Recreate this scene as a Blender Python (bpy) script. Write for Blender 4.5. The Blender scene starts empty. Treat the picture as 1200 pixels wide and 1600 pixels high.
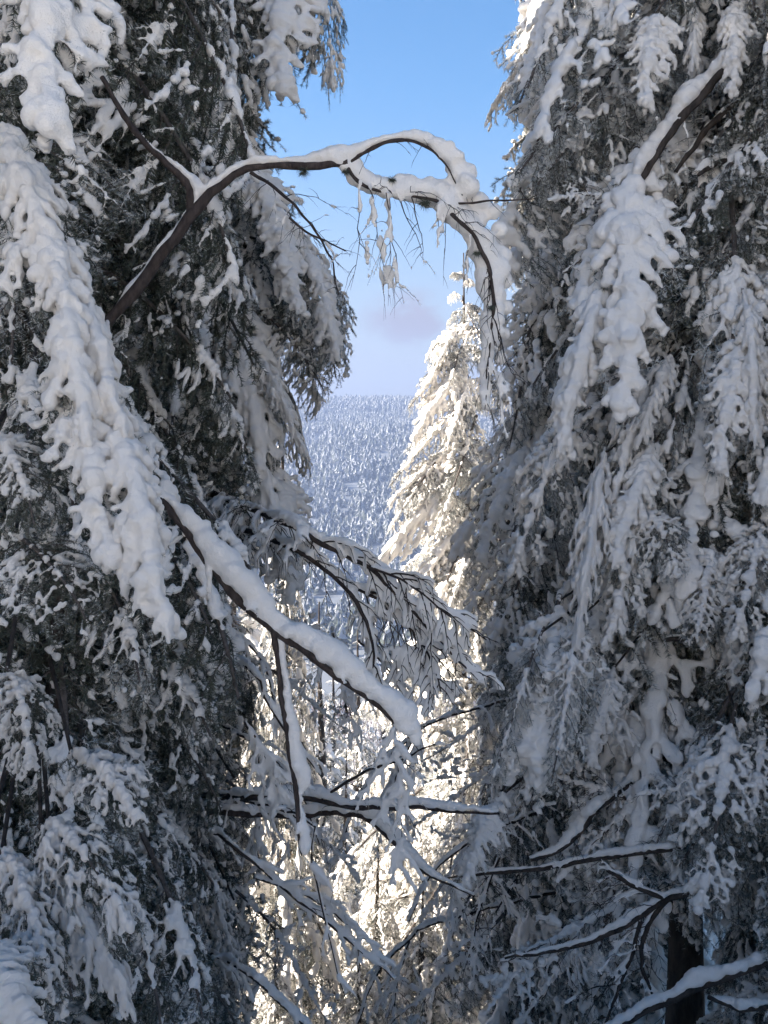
import bpy, math, random
import numpy as np
from mathutils import Vector, Matrix

# ------------------------------------------------------------------ camera, sky, sun, exposure
S = bpy.context.scene
COL = S.collection
PITCH = math.radians(-4.0)
VFOV = math.radians(55.0)
EYE = Vector((0, 0, 0))
cam_d = bpy.data.cameras.new('camera')
cam_d.sensor_fit = 'VERTICAL'
cam_d.angle = VFOV
cam_d.clip_start = 0.05
cam_d.clip_end = 8000
cam = bpy.data.objects.new('camera', cam_d)
COL.objects.link(cam)
cam.location = EYE
cam.rotation_euler = (math.pi/2 + PITCH, 0, 0)
S.camera = cam

SUN_EL = math.radians(23.0)
SUN_AZ = math.radians(94.0)          # measured from the view direction (+Y) towards the left (-X)
sun_vec = Vector((-math.sin(SUN_AZ)*math.cos(SUN_EL), math.cos(SUN_AZ)*math.cos(SUN_EL), math.sin(SUN_EL)))
sd = bpy.data.lights.new('sun', 'SUN')
sd.energy = 5.0
sd.angle = math.radians(0.5)
sd.color = (1.0, 0.92, 0.81)
sun = bpy.data.objects.new('sun', sd)
COL.objects.link(sun)
sun.rotation_euler = sun_vec.to_track_quat('Z', 'Y').to_euler()

W = bpy.data.worlds.new('World')
S.world = W
W.use_nodes = True
wn = W.node_tree
wn.nodes.clear()
def wnode(t, **kw):
    n = wn.nodes.new(t)
    for k, v in kw.items():
        setattr(n, k, v)
    return n
w_out = wnode('ShaderNodeOutputWorld')
w_bg = wnode('ShaderNodeBackground')
w_bg.inputs['Strength'].default_value = 0.050
w_sky = wnode('ShaderNodeTexSky', sky_type='NISHITA', sun_disc=False)
w_sky.sun_elevation = SUN_EL
w_sky.sun_rotation = -SUN_AZ
w_sky.air_density = 1.0
w_sky.dust_density = 1.0
w_sky.ozone_density = 1.0
w_sky.altitude = 600
# one faint bank of cloud low over the hill, and a pale band of haze all round the horizon
w_tc = wnode('ShaderNodeTexCoord')
w_sep = wnode('ShaderNodeSeparateXYZ')
wn.links.new(w_tc.outputs['Generated'], w_sep.inputs[0])
w_hz = wnode('ShaderNodeMapRange', interpolation_type='SMOOTHSTEP')
w_hz.inputs['From Min'].default_value = 0.34
w_hz.inputs['From Max'].default_value = -0.02
w_hz.inputs['To Min'].default_value = 0.0
w_hz.inputs['To Max'].default_value = 0.85
wn.links.new(w_sep.outputs['Z'], w_hz.inputs['Value'])
w_mix = wnode('ShaderNodeMix', data_type='RGBA')
wn.links.new(w_hz.outputs[0], w_mix.inputs['Factor'])
w_mix.inputs[7].default_value = (2.0, 1.78, 1.72, 1)
w_map = wnode('ShaderNodeMapping')
w_map.inputs['Scale'].default_value = (1, 1, 1.7)
wn.links.new(w_tc.outputs['Generated'], w_map.inputs[0])
w_no = wnode('ShaderNodeTexNoise')
w_no.inputs['Scale'].default_value = 22.0
w_no.inputs['Detail'].default_value = 5.0
w_no.inputs['Roughness'].default_value = 0.55
wn.links.new(w_map.outputs[0], w_no.inputs['Vector'])
w_cd = wnode('ShaderNodeVectorMath', operation='DISTANCE')
w_map2 = wnode('ShaderNodeMapping')
w_map2.inputs['Scale'].default_value = (1, 1, 1.6)
cdir = Vector((0.026, 1.0, 0.124)).normalized()
w_map2.inputs['Location'].default_value = (0, 0, 0)
wn.links.new(w_tc.outputs['Generated'], w_map2.inputs[0])
wn.links.new(w_map2.outputs[0], w_cd.inputs[0])
w_cd.inputs[1].default_value = (cdir.x, cdir.y, cdir.z*1.6)
w_cm = wnode('ShaderNodeMapRange', interpolation_type='SMOOTHSTEP')
w_cm.inputs['From Min'].default_value = 0.06
w_cm.inputs['From Max'].default_value = 0.02
w_cm.inputs['To Min'].default_value = 0.0
w_cm.inputs['To Max'].default_value = 1.0
wn.links.new(w_cd.outputs['Value'], w_cm.inputs['Value'])
w_nm = wnode('ShaderNodeMapRange', interpolation_type='SMOOTHSTEP')
w_nm.inputs['From Min'].default_value = 0.36
w_nm.inputs['From Max'].default_value = 0.56
wn.links.new(w_no.outputs['Fac'], w_nm.inputs['Value'])
w_mul = wnode('ShaderNodeMath', operation='MULTIPLY')
wn.links.new(w_cm.outputs[0], w_mul.inputs[0])
wn.links.new(w_nm.outputs[0], w_mul.inputs[1])
w_mul2 = wnode('ShaderNodeMath', operation='MULTIPLY')
wn.links.new(w_mul.outputs[0], w_mul2.inputs[0])
w_mul2.inputs[1].default_value = 1.0
w_mixc = wnode('ShaderNodeMix', data_type='RGBA')
wn.links.new(w_mul2.outputs[0], w_mixc.inputs['Factor'])
w_mixc.inputs[7].default_value = (1.75, 1.62, 1.78, 1)
w_hs = wnode('ShaderNodeHueSaturation')
w_hs.inputs['Saturation'].default_value = 1.42
wn.links.new(w_sky.outputs[0], w_hs.inputs['Color'])
wn.links.new(w_hs.outputs[0], w_mix.inputs[6])
wn.links.new(w_mix.outputs[2], w_mixc.inputs[6])
wn.links.new(w_mixc.outputs[2], w_bg.inputs['Color'])
wn.links.new(w_bg.outputs[0], w_out.inputs['Surface'])

S.view_settings.view_transform = 'Standard'
S.view_settings.look = 'None'
S.view_settings.exposure = 2.42
S.view_settings.gamma = 1
S.view_settings.use_curve_mapping = False
S.render.engine = 'CYCLES'
cy = S.cycles
cy.max_bounces = 8
cy.diffuse_bounces = 6
cy.glossy_bounces = 1
cy.transmission_bounces = 2
cy.transparent_max_bounces = 4
cy.volume_bounces = 0
cy.use_denoising = True
cy.use_adaptive_sampling = True
cy.adaptive_threshold = 0.02
cy.caustics_reflective = False
cy.caustics_refractive = False

# ------------------------------------------------------------------ helpers
F = 800/math.tan(VFOV/2)
CP, SP = math.cos(PITCH), math.sin(PITCH)
def at(px, py, d):
    """world point seen at photograph pixel (px, py), d metres deep along the view axis"""
    x = (px-600)/F*d
    u = (800-py)/F*d
    return np.array((x, d*CP - u*SP, d*SP + u*CP))
def project(p):
    d = p[1]*CP + p[2]*SP
    u = -p[1]*SP + p[2]*CP
    if d < 0.2:
        return None
    return (600 + p[0]/d*F, 800 - u/d*F, d)

def hash3(ix, iy, iz, seed):
    h = (ix.astype(np.int64)*374761393 + iy.astype(np.int64)*668265263 + iz.astype(np.int64)*2147483647 + seed*974711) & 0xffffffff
    h = ((h ^ (h >> 13))*1274126177) & 0xffffffff
    h = (h ^ (h >> 16)) & 0xffff
    return h/65535.0
def vnoise(p, freq, seed=0):
    """smooth value noise 0..1 at points p (n,3)"""
    q = np.asarray(p, float)*freq
    i = np.floor(q)
    f = q - i
    f = f*f*(3-2*f)
    i = i.astype(np.int64)
    r = 0
    for dx in (0, 1):
        for dy in (0, 1):
            for dz in (0, 1):
                w = (f[:, 0] if dx else 1-f[:, 0])*(f[:, 1] if dy else 1-f[:, 1])*(f[:, 2] if dz else 1-f[:, 2])
                r = r + w*hash3(i[:, 0]+dx, i[:, 1]+dy, i[:, 2]+dz, seed)
    return r

def make_mesh(name, verts, quads=None, tris=None, mats=(), quad_mat=0, tri_mat=0, smooth_quads=True, tri_attr=None, tri_smooth=False):
    me = bpy.data.meshes.new(name)
    verts = np.asarray(verts, np.float32)
    nq = 0 if quads is None else len(quads)
    nt = 0 if tris is None else len(tris)
    me.vertices.add(len(verts))
    me.vertices.foreach_set('co', verts.ravel())
    me.loops.add(nq*4+nt*3)
    parts, st = [], []
    if nq:
        parts.append(np.asarray(quads, np.int32).ravel())
        st.append(np.arange(nq)*4)
    if nt:
        parts.append(np.asarray(tris, np.int32).ravel())
        st.append(nq*4+np.arange(nt)*3)
    me.loops.foreach_set('vertex_index', np.concatenate(parts))
    me.polygons.add(nq+nt)
    me.polygons.foreach_set('loop_start', np.concatenate(st).astype(np.int32))
    mi = np.concatenate([np.zeros(nq, np.int32)+quad_mat, np.zeros(nt, np.int32)+tri_mat]).astype(np.int32)
    sm = np.concatenate([np.full(nq, smooth_quads), np.full(nt, tri_smooth)])
    for m in mats:
        me.materials.append(m)
    me.polygons.foreach_set('material_index', mi)
    me.polygons.foreach_set('use_smooth', sm)
    if tri_attr is not None:
        a = me.attributes.new('rime', 'FLOAT', 'FACE')
        a.data.foreach_set('value', np.concatenate([np.zeros(nq), tri_attr]).astype(np.float32))
    me.update(calc_edges=True)
    return me

def ob(name, data, parent=None, **props):
    o = bpy.data.objects.new(name, data)
    COL.objects.link(o)
    if parent is not None:
        o.parent = parent
    for k, v in props.items():
        o[k] = v
    return o
def tag(o, label, cat, group=None):
    o['label'] = label
    o['category'] = cat
    if group:
        o['group'] = group
    return o

def norm(v):
    v = np.asarray(v, float)
    return v/(np.linalg.norm(v, axis=-1, keepdims=True)+1e-12)

def smooth_line(P, n):
    """Catmull-Rom through rows of P (any columns), n points"""
    P = np.asarray(P, float)
    if len(P) == 2:
        t = np.linspace(0, 1, n)[:, None]
        return P[0]*(1-t)+P[1]*t
    Q = np.vstack([2*P[0]-P[1], P, 2*P[-1]-P[-2]])
    seg = np.linalg.norm(np.diff(P[:, :3], axis=0), axis=1)
    cum = np.concatenate([[0], np.cumsum(seg)])
    s = np.linspace(0, cum[-1], n)
    k = np.clip(np.searchsorted(cum, s, side='right')-1, 0, len(P)-2)
    t = ((s-cum[k])/(seg[k]+1e-9))[:, None]
    a, b, c, d = Q[k], Q[k+1], Q[k+2], Q[k+3]
    return 0.5*((2*b)+(-a+c)*t+(2*a-5*b+4*c-d)*t*t+(-a+3*b-3*c+d)*t**3)

class Tubes:
    def __init__(self):
        self.v, self.q, self.n = [], [], 0
    def add(self, P, r, sides=5):
        P = np.asarray(P, float)
        m = len(P)
        r = np.broadcast_to(np.asarray(r, float), (m,))
        T = np.gradient(P, axis=0)
        T = norm(T)
        ref = np.array((0.31, 0.17, 0.93))
        A = norm(np.cross(T, ref))
        B = np.cross(T, A)
        th = np.arange(sides)*2*math.pi/sides
        ring = P[:, None, :] + r[:, None, None]*(np.cos(th)[None, :, None]*A[:, None, :]+np.sin(th)[None, :, None]*B[:, None, :])
        self.v.append(ring.reshape(-1, 3))
        i = np.arange(m-1)[:, None]*sides
        j = np.arange(sides)[None, :]
        j2 = (j+1) % sides
        q = np.stack([i+j, i+j2, i+sides+j2, i+sides+j], -1).reshape(-1, 4)+self.n
        self.q.append(q)
        self.n += m*sides
    def data(self):
        return np.concatenate(self.v), np.concatenate(self.q)

# icosphere template for snow
def _ico(sub):
    import bmesh
    bm = bmesh.new()
    bmesh.ops.create_icosphere(bm, subdivisions=sub, radius=1)
    v = np.array([x.co[:] for x in bm.verts])
    f = np.array([[x.index for x in fc.verts] for fc in bm.faces])
    bm.free()
    return v, f
ICO_V, ICO_F = _ico(2)
def snow_mesh(name, C, R, voxel, smooth=2, disp=0.8, mat=None, seed=0, flat=0.85):
    """lumpy snow: many overlapping balls fused by a voxel remesh, smoothed and roughened"""
    C = np.asarray(C, float)
    R = np.asarray(R, float)
    n = len(C)
    sc = np.array((1, 1, flat))
    V = (C[:, None, :]+ICO_V[None]*R[:, None, None]*sc).reshape(-1, 3)
    T = (ICO_F[None]+(np.arange(n)*len(ICO_V))[:, None, None]).reshape(-1, 3)
    me = make_mesh('tmp', V, tris=T)
    o = bpy.data.objects.new('tmp', me)
    COL.objects.link(o)
    m = o.modifiers.new('r', 'REMESH')
    m.mode = 'VOXEL'
    m.voxel_size = voxel
    m.use_smooth_shade = True
    if smooth:
        s = o.modifiers.new('s', 'SMOOTH')
        s.factor = 0.5
        s.iterations = smooth
    dg = bpy.context.evaluated_depsgraph_get()
    dg.update()
    out = bpy.data.meshes.new_from_object(o.evaluated_get(dg))
    bpy.data.objects.remove(o)
    bpy.data.meshes.remove(me)
    out.name = name
    nv = len(out.vertices)
    co = np.empty(nv*3, np.float32)
    out.vertices.foreach_get('co', co)
    no = np.empty(nv*3, np.float32)
    out.vertex_normals.foreach_get('vector', no)
    co = co.reshape(-1, 3)
    no = no.reshape(-1, 3)
    a = (vnoise(co, 0.10/voxel, seed)-0.5)*2.0 + (vnoise(co, 0.24/voxel, seed+5)-0.5)*1.1 + (vnoise(co, 0.5/voxel, seed+8)-0.5)*0.7
    co = co + no*(a*voxel*disp*2)[:, None]
    out.vertices.foreach_set('co', co.astype(np.float32).ravel())
    out.materials.clear()
    out.materials.append(mat)
    out.polygons.foreach_set('use_smooth', np.ones(len(out.polygons), bool))
    out.update()
    return out

# ------------------------------------------------------------------ materials
def mat_new(name):
    m = bpy.data.materials.new(name)
    m.use_nodes = True
    nt = m.node_tree
    nt.nodes.clear()
    o = nt.nodes.new('ShaderNodeOutputMaterial')
    b = nt.nodes.new('ShaderNodeBsdfPrincipled')
    nt.links.new(b.outputs[0], o.inputs['Surface'])
    return m, nt, b
def nnode(nt, t, **kw):
    n = nt.nodes.new(t)
    for k, v in kw.items():
        setattr(n, k, v)
    return n

def snow_material(name, col, bump=0.35, scale=60):
    m, nt, b = mat_new(name)
    tc = nnode(nt, 'ShaderNodeTexCoord')
    no = nnode(nt, 'ShaderNodeTexNoise')
    no.inputs['Scale'].default_value = scale
    no.inputs['Detail'].default_value = 6
    no.inputs['Roughness'].default_value = 0.7
    nt.links.new(tc.outputs['Object'], no.inputs['Vector'])
    n2 = nnode(nt, 'ShaderNodeTexNoise')
    n2.inputs['Scale'].default_value = scale*0.12
    n2.inputs['Detail'].default_value = 3
    nt.links.new(tc.outputs['Object'], n2.inputs['Vector'])
    mx = nnode(nt, 'ShaderNodeMix', data_type='RGBA')
    nt.links.new(n2.outputs['Fac'], mx.inputs['Factor'])
    mx.inputs[6].default_value = (*[c*0.95 for c in col], 1)
    mx.inputs[7].default_value = (*col, 1)
    nt.links.new(mx.outputs[2], b.inputs['Base Color'])
    bp = nnode(nt, 'ShaderNodeBump')
    bp.inputs['Strength'].default_value = bump
    bp.inputs['Distance'].default_value = 0.012
    nt.links.new(no.outputs['Fac'], bp.inputs['Height'])
    nt.links.new(bp.outputs[0], b.inputs['Normal'])
    b.inputs['Roughness'].default_value = 0.65
    b.inputs['Specular IOR Level'].default_value = 0.2
    return m
M_SNOW = snow_material('fresh_snow', (0.945, 0.895, 0.835), 0.9, 140)
M_GROUND = snow_material('ground_snow', (0.90, 0.87, 0.82), 0.8, 3)

def needle_material(name, green, frost):
    m, nt, b = mat_new(name)
    at_ = nnode(nt, 'ShaderNodeAttribute', attribute_name='rime')
    fo = nnode(nt, 'ShaderNodeAttribute', attribute_type='OBJECT', attribute_name='frost')
    ad = nnode(nt, 'ShaderNodeMath', operation='ADD')
    nt.links.new(at_.outputs['Fac'], ad.inputs[0])
    nt.links.new(fo.outputs['Fac'], ad.inputs[1])
    mr = nnode(nt, 'ShaderNodeMapRange', interpolation_type='SMOOTHSTEP')
    mr.inputs['From Min'].default_value = 0.80
    mr.inputs['From Max'].default_value = 1.15
    mr.inputs['To Min'].default_value = 0.04
    mr.inputs['To Max'].default_value = 0.92
    nt.links.new(ad.outputs[0], mr.inputs['Value'])
    tc = nnode(nt, 'ShaderNodeTexCoord')
    no = nnode(nt, 'ShaderNodeTexNoise')
    no.inputs['Scale'].default_value = 5
    nt.links.new(tc.outputs['Object'], no.inputs['Vector'])
    g = nnode(nt, 'ShaderNodeMix', data_type='RGBA')
    nt.links.new(no.outputs['Fac'], g.inputs['Factor'])
    g.inputs[6].default_value = (*[c*0.6 for c in green], 1)
    g.inputs[7].default_value = (*[c*1.4 for c in green], 1)
    mx = nnode(nt, 'ShaderNodeMix', data_type='RGBA')
    nt.links.new(mr.outputs[0], mx.inputs['Factor'])
    nt.links.new(g.outputs[2], mx.inputs[6])
    mx.inputs[7].default_value = (*frost, 1)
    nt.links.new(mx.outputs[2], b.inputs['Base Color'])
    b.inputs['Roughness'].default_value = 0.7
    b.inputs['Specular IOR Level'].default_value = 0.15
    return m
M_NEEDLE = needle_material('spruce_needles', (0.050, 0.060, 0.040), (0.72, 0.72, 0.70))

def bark_material(name, c1, c2, scale=14, bump=0.8):
    m, nt, b = mat_new(name)
    tc = nnode(nt, 'ShaderNodeTexCoord')
    mp = nnode(nt, 'ShaderNodeMapping')
    mp.inputs['Scale'].default_value = (1, 1, 0.35)
    nt.links.new(tc.outputs['Object'], mp.inputs[0])
    no = nnode(nt, 'ShaderNodeTexNoise')
    no.inputs['Scale'].default_value = scale
    no.inputs['Detail'].default_value = 7
    no.inputs['Roughness'].default_value = 0.7
    nt.links.new(mp.outputs[0], no.inputs['Vector'])
    cr = nnode(nt, 'ShaderNodeValToRGB')
    cr.color_ramp.elements[0].position = 0.35
    cr.color_ramp.elements[0].color = (*c1, 1)
    cr.color_ramp.elements[1].position = 0.68
    cr.color_ramp.elements[1].color = (*c2, 1)
    nt.links.new(no.outputs['Fac'], cr.inputs[0])
    nt.links.new(cr.outputs[0], b.inputs['Base Color'])
    bp = nnode(nt, 'ShaderNodeBump')
    bp.inputs['Strength'].default_value = bump
    bp.inputs['Distance'].default_value = 0.02
    nt.links.new(no.outputs['Fac'], bp.inputs['Height'])
    nt.links.new(bp.outputs[0], b.inputs['Normal'])
    b.inputs['Roughness'].default_value = 0.85
    b.inputs['Specular IOR Level'].default_value = 0.2
    return m
M_BARK = bark_material('spruce_bark', (0.022, 0.018, 0.016), (0.085, 0.068, 0.058))
M_TWIG = bark_material('twig_bark', (0.05, 0.042, 0.037), (0.14, 0.12, 0.11), 40, 0.4)
M_DECID = bark_material('smooth_bark', (0.026, 0.020, 0.018), (0.075, 0.058, 0.052), 45, 0.5)
M_PALE = bark_material('pale_bark', (0.20, 0.15, 0.10), (0.42, 0.34, 0.25), 25, 0.6)

# ------------------------------------------------------------------ spruce boughs
def arc_sample(P, step, rng, jitter=True):
    """points, tangents and fraction along polyline P at about `step` spacing"""
    d = np.diff(P, axis=0)
    L = np.linalg.norm(d, axis=1)
    cum = np.concatenate([[0], np.cumsum(L)])
    n = max(1, int(cum[-1]/step))
    s = (np.arange(n)+(rng.random(n) if jitter else 0.5))/n*cum[-1]
    k = np.clip(np.searchsorted(cum, s, side='right')-1, 0, len(d)-1)
    t = (s-cum[k])/(L[k]+1e-9)
    return P[k]+d[k]*t[:, None], norm(d[k]), s/cum[-1]

def grow_bough(seed, L, sec_len, sec_step, bare=0.08, arch=0.10, sec_drop=0.35, angle=(60, 38), vary=(0.7, 1.2), ter_step=0.05, hang=0.0, shoots=0.05):
    rng = np.random.RandomState(seed)
    tw = []
    t = np.linspace(0, 1, 16)
    wob = rng.normal(0, 1, 3)
    P = np.stack([L*t, L*0.03*np.sin(t*4+wob[0])*t, L*arch*4*t*(1-t)+L*0.01*np.sin(t*7+wob[1])], 1)
    tw.append((P, 0.006+0.008*L*(1-t)**0.8, 0))
    cnt = int(L*(1-bare)/sec_step)
    for i in range(cnt):
        f = bare+(1-bare)*(i+rng.uniform(-.3, .3))/cnt
        f = min(max(f, 0.02), 0.985)
        side = 1 if i % 2 == 0 else -1
        prof = min(1, (f-bare)/0.22+0.35)*(1-f)**0.75*1.25+0.10
        l = sec_len*prof*rng.uniform(*vary)
        x = f*15
        k = min(int(x), 14)
        o = P[k]+(P[k+1]-P[k])*(x-k)
        T = norm(P[k+1]-P[k])
        a = math.radians(angle[0]+(angle[1]-angle[0])*f+rng.uniform(-9, 9))
        N = norm(np.cross(T, (0, 1, 0)))*-1
        up = rng.uniform(-0.25, 0.35)
        D = norm(T*math.cos(a)+np.array((0, 1, 0))*side*math.sin(a)+np.array((0, 0, 1))*up*0.5)
        s = np.linspace(0, 1, 8)
        Q = o+D*(l*s)[:, None]+T*(0.12*l*s*s)[:, None]
        Q[:, 2] -= (sec_drop*l+hang)*s*s
        Q += rng.normal(0, 0.006, Q.shape)*s[:, None]
        tw.append((Q, 0.0022+0.004*(l/0.5)*(1-s), 1))
        if shoots:
            for j in range(int(l/shoots)):
                g = rng.uniform(0.15, 1.0)
                kk = min(int(g*7), 6)
                l3 = rng.uniform(0.07, 0.17)*(1+2*hang)
                D3 = norm(np.array((0.55, rng.uniform(-.35, .35), -0.8))+rng.normal(0, .2, 3))
                ss = np.linspace(0, 1, 4)
                Q3 = Q[kk]+D3*(l3*ss)[:, None]+np.array((0.05, 0, 0))*(ss*ss*l3)[:, None]
                tw.append((Q3, 0.002*(1.1-ss), 3))
        nt_ = int(l/ter_step)
        for j in range(nt_):
            g = (j+0.6+rng.uniform(-.25, .25))/nt_
            if g > 0.97:
                continue
            y = g*7
            kk = min(int(y), 6)
            o2 = Q[kk]+(Q[kk+1]-Q[kk])*(y-kk)
            T2 = norm(Q[kk+1]-Q[kk])
            sd2 = 1 if j % 2 == 0 else -1
            W2 = norm(np.cross(T2, np.array((0, 0, 1.0))))
            a2 = math.radians(rng.uniform(38, 60))
            l2 = (0.05+0.32*l*(1-g)**0.8)*rng.uniform(.6, 1.15)
            D2 = norm(T2*math.cos(a2)+W2*sd2*math.sin(a2)+np.array((0, 0, 1))*rng.uniform(-.3, .2))
            ss = np.linspace(0, 1, 4)
            Q2 = o2+D2*(l2*ss)[:, None]
            Q2[:, 2] -= (0.25*l2+hang*0.6)*ss*ss
            tw.append((Q2, 0.0022*(1.1-ss), 2))
    return tw

def needles(tw, seed, per_m, length, width, skip_main=0.25, freq=3.6):
    rng = np.random.RandomState(seed+77)
    Pp, Tt = [], []
    for P, r, lv in tw:
        p, t, f = arc_sample(P, 1.0/per_m, rng)
        if lv == 0:
            ok = f > skip_main
            p, t = p[ok], t[ok]
        elif lv == 1:
            ok = f > 0.08
            p, t = p[ok], t[ok]
        Pp.append(p)
        Tt.append(t)
    p = np.concatenate(Pp)
    t = np.concatenate(Tt)
    n = len(p)
    d = rng.normal(0, 1, (n, 3))
    d -= (d*t).sum(1, keepdims=True)*t
    d = norm(d)
    d[:, 2] += 0.10
    D = norm(t*rng.uniform(0.45, 0.95, (n, 1))+d)
    ln = length*rng.uniform(0.7, 1.15, (n, 1))
    wv = norm(np.cross(D, rng.normal(0, 1, (n, 3))))*width*0.5
    V = np.stack([p-wv, p+wv, p+D*ln], 1).reshape(-1, 3)
    T = np.arange(n*3).reshape(-1, 3)
    clump = vnoise(p, 7.0, seed)
    big = vnoise(p, freq, seed+3)*0.65+vnoise(p, freq*2.1, seed+9)*0.35
    rime = 0.25*(D[:, 2]*0.5+0.5)+0.30*rng.random(n)+0.20*clump+0.5*big
    return V, T, rime

def snow_balls(tw, seed, r0, r1, r2, cover, freq=3.2, main_from=0.08, lift=0.55, tip_fade=0.45, crumb=0.014, rough=1.0):
    """balls along the twigs: clumps shared by neighbouring twigs, bare needles between the clumps"""
    rng = np.random.RandomState(seed+31)
    C, R = [], []
    for P, r, lv in tw:
        if lv > 0 and crumb:
            p, t, f = arc_sample(P, crumb*1.1, rng, False)
            cn = vnoise(p, 16, seed+41)*0.6+vnoise(p, 5, seed+43)*0.4
            kk = cn > (0.60 if lv < 3 else 0.68)
            cr = crumb*rng.uniform(0.7, 1.25, kk.sum())
            C.append(p[kk]+np.array((0, 0, 1.0))*(cr*0.7)[:, None])
            R.append(cr)
        if lv > 2:
            continue
        br = (r0, r1, r2)[lv]
        if br <= 0:
            continue
        p, t, f = arc_sample(P, max(br*(0.5 if rough > 0.6 else 0.3), 0.008), rng, False)
        big = vnoise(p, freq, seed+3)*0.65+vnoise(p, freq*2.1, seed+9)*0.35
        fine = vnoise(p, 13, seed+15)
        m = np.clip((big*0.8+fine*0.2-(0.78-0.62*cover[lv]))/0.16, 0, 1)
        if lv == 0:
            rr = br*(np.clip((f-main_from)/0.15, 0.25, 1))*(1-tip_fade*f)*(1+rough*(0.8*fine-0.4))*(1-rough*0.8*(1-m))*(1+rough*rng.uniform(-.25, .15, len(f)))
            keep = m > 0.12
        else:
            tip = (1-tip_fade*f) if lv == 1 else np.ones_like(f)
            ext = 1-np.clip((P[0][0]/2.6), 0, 0.6)*0.5
            rr = br*tip*ext*(1+rough*(1.1*fine-0.55))*(1-0.8*(1-m))*(1+rough*rng.uniform(-.4, .2, len(f)))
            keep = (m > rng.uniform(0.1, 0.45)) & (f < (0.95 if lv == 1 else rng.uniform(0.72, 0.95)))
        rr = rr[keep]
        q = p[keep].copy()
        q[:, 2] += rr*lift
        q += rng.normal(0, 1, q.shape)*rr[:, None]*0.30*rough
        ok = rr > 0.006
        C.append(q[ok])
        R.append(rr[ok])
    return np.concatenate(C), np.concatenate(R)

def mesh_bough(name, tw, seed, per_m, nlen, nwid, minor=True):
    tb = Tubes()
    for P, r, lv in tw:
        if lv == 2 and not minor:
            continue
        tb.add(P if lv < 2 else P[[0, -1]], r if lv < 2 else r[[0, -1]], 6 if lv == 0 else 3)
    v, q = tb.data()
    nv, nt_, rime = needles(tw, seed, per_m, nlen, nwid)
    return make_mesh(name, np.vstack([v, nv]), q, nt_+len(v), (M_TWIG, M_NEEDLE), 0, 1, True, rime)

BOUGH = {}
def def_bough(key, seed, L, sec_len, sec_step, snow, voxel, smooth=2, sdisp=0.8, per_m=400, nlen=0.027, nwid=0.0040, **kw):
    tw = grow_bough(seed, L, sec_len, sec_step, **kw)
    me = mesh_bough('bough', tw, seed, per_m, nlen, nwid)
    C, R = snow_balls(tw, seed, **snow)
    sm = snow_mesh('snow', C, R, voxel, smooth, sdisp, mat=M_SNOW, seed=seed)
    BOUGH.setdefault(key, []).append((me, sm, L))

HEAVY = dict(r0=0.085, r1=0.054, r2=0.026, cover=(1.0, 0.92, 0.74), freq=3.4, rough=0.6)
MED = dict(r0=0.055, r1=0.034, r2=0.019, cover=(0.88, 0.68, 0.58), freq=3.6)
LIGHT = dict(r0=0.032, r1=0.021, r2=0.013, cover=(0.72, 0.56, 0.50), freq=4.4, crumb=0.010)
for k in range(4):
    def_bough('heavy', 10+k, 1.3, 0.42, 0.060, HEAVY, 0.010, 4, sec_drop=0.30+0.1*k)
for k in range(4):
    def_bough('medium', 30+k, 1.5, 0.46, 0.062, MED, 0.0095, sec_drop=0.35+0.12*k, hang=0.02*k)
for k in range(4):
    def_bough('light', 50+k, 1.5, 0.46, 0.056, LIGHT, 0.0078, sec_drop=0.4+0.12*k, hang=0.03*k)
for k in range(3):
    def_bough('sparse', 60+k, 1.5, 0.46, 0.056, dict(r0=0.028, r1=0.018, r2=0.012, cover=(0.60, 0.42, 0.40), freq=4.6, crumb=0.009), 0.0074, sec_drop=0.4+0.15*k, hang=0.04*k)
for k in range(2):
    def_bough('curtain', 70+k, 1.7, 0.40, 0.055, dict(r0=0.055, r1=0.028, r2=0.016, cover=(0.92, 0.62, 0.52), freq=3.8, crumb=0.011), 0.0095, sec_drop=0.7, hang=0.22, arch=0.16, angle=(70, 45))

SLAB = dict(r0=0.060, r1=0.046, r2=0.024, cover=(1.0, 0.84, 0.66), freq=4.2, tip_fade=0.5, rough=0.5, lift=0.5)
for k in range(4):
    def_bough('slab', 80+k, 1.3, 0.26, 0.055, SLAB, 0.009, 5, 0.9, sec_drop=0.35+0.1*k, angle=(60, 30), vary=(0.4, 1.4))

# bare, dead lower limbs with thin lines of snow
def grow_dead(seed, L, n=9, spread=0.5):
    rng = np.random.RandomState(seed)
    tw = []
    t = np.linspace(0, 1, 14)
    P = np.stack([L*t, 0.05*L*np.sin(3*t+rng.uniform(0, 6)), -0.10*L*t*t+0.06*L*np.sin(t*5+rng.uniform(0, 6))*t], 1)
    tw.append((P, 0.004+0.011*(1-t), 0))
    def sub(P, l, lv, cnt):
        for i in range(cnt):
            f = rng.uniform(0.12, 0.98)
            k = min(int(f*(len(P)-1)), len(P)-2)
            T = norm(P[k+1]-P[k])
            D = norm(T*rng.uniform(.5, 1.2)+rng.normal(0, 1, 3)*np.array((.5, 1, .45)))
            ll = l*(1.05-f*0.75)*rng.uniform(.5, 1.2)
            s = np.linspace(0, 1, 8)
            Q = P[k]+D*(ll*s)[:, None]+np.cumsum(rng.normal(0, .012, (8, 3)), 0)*ll*2.2
            Q[:, 2] -= 0.30*ll*s*s
            tw.append((Q, (0.0042 if lv == 1 else 0.0022)*(1.15-s)*(0.6+0.4*ll/l), lv))
            if lv == 1:
                sub(Q, ll*0.5, 2, int(4+ll*9))
    sub(P, L*0.42, 1, n)
    return tw
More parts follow.
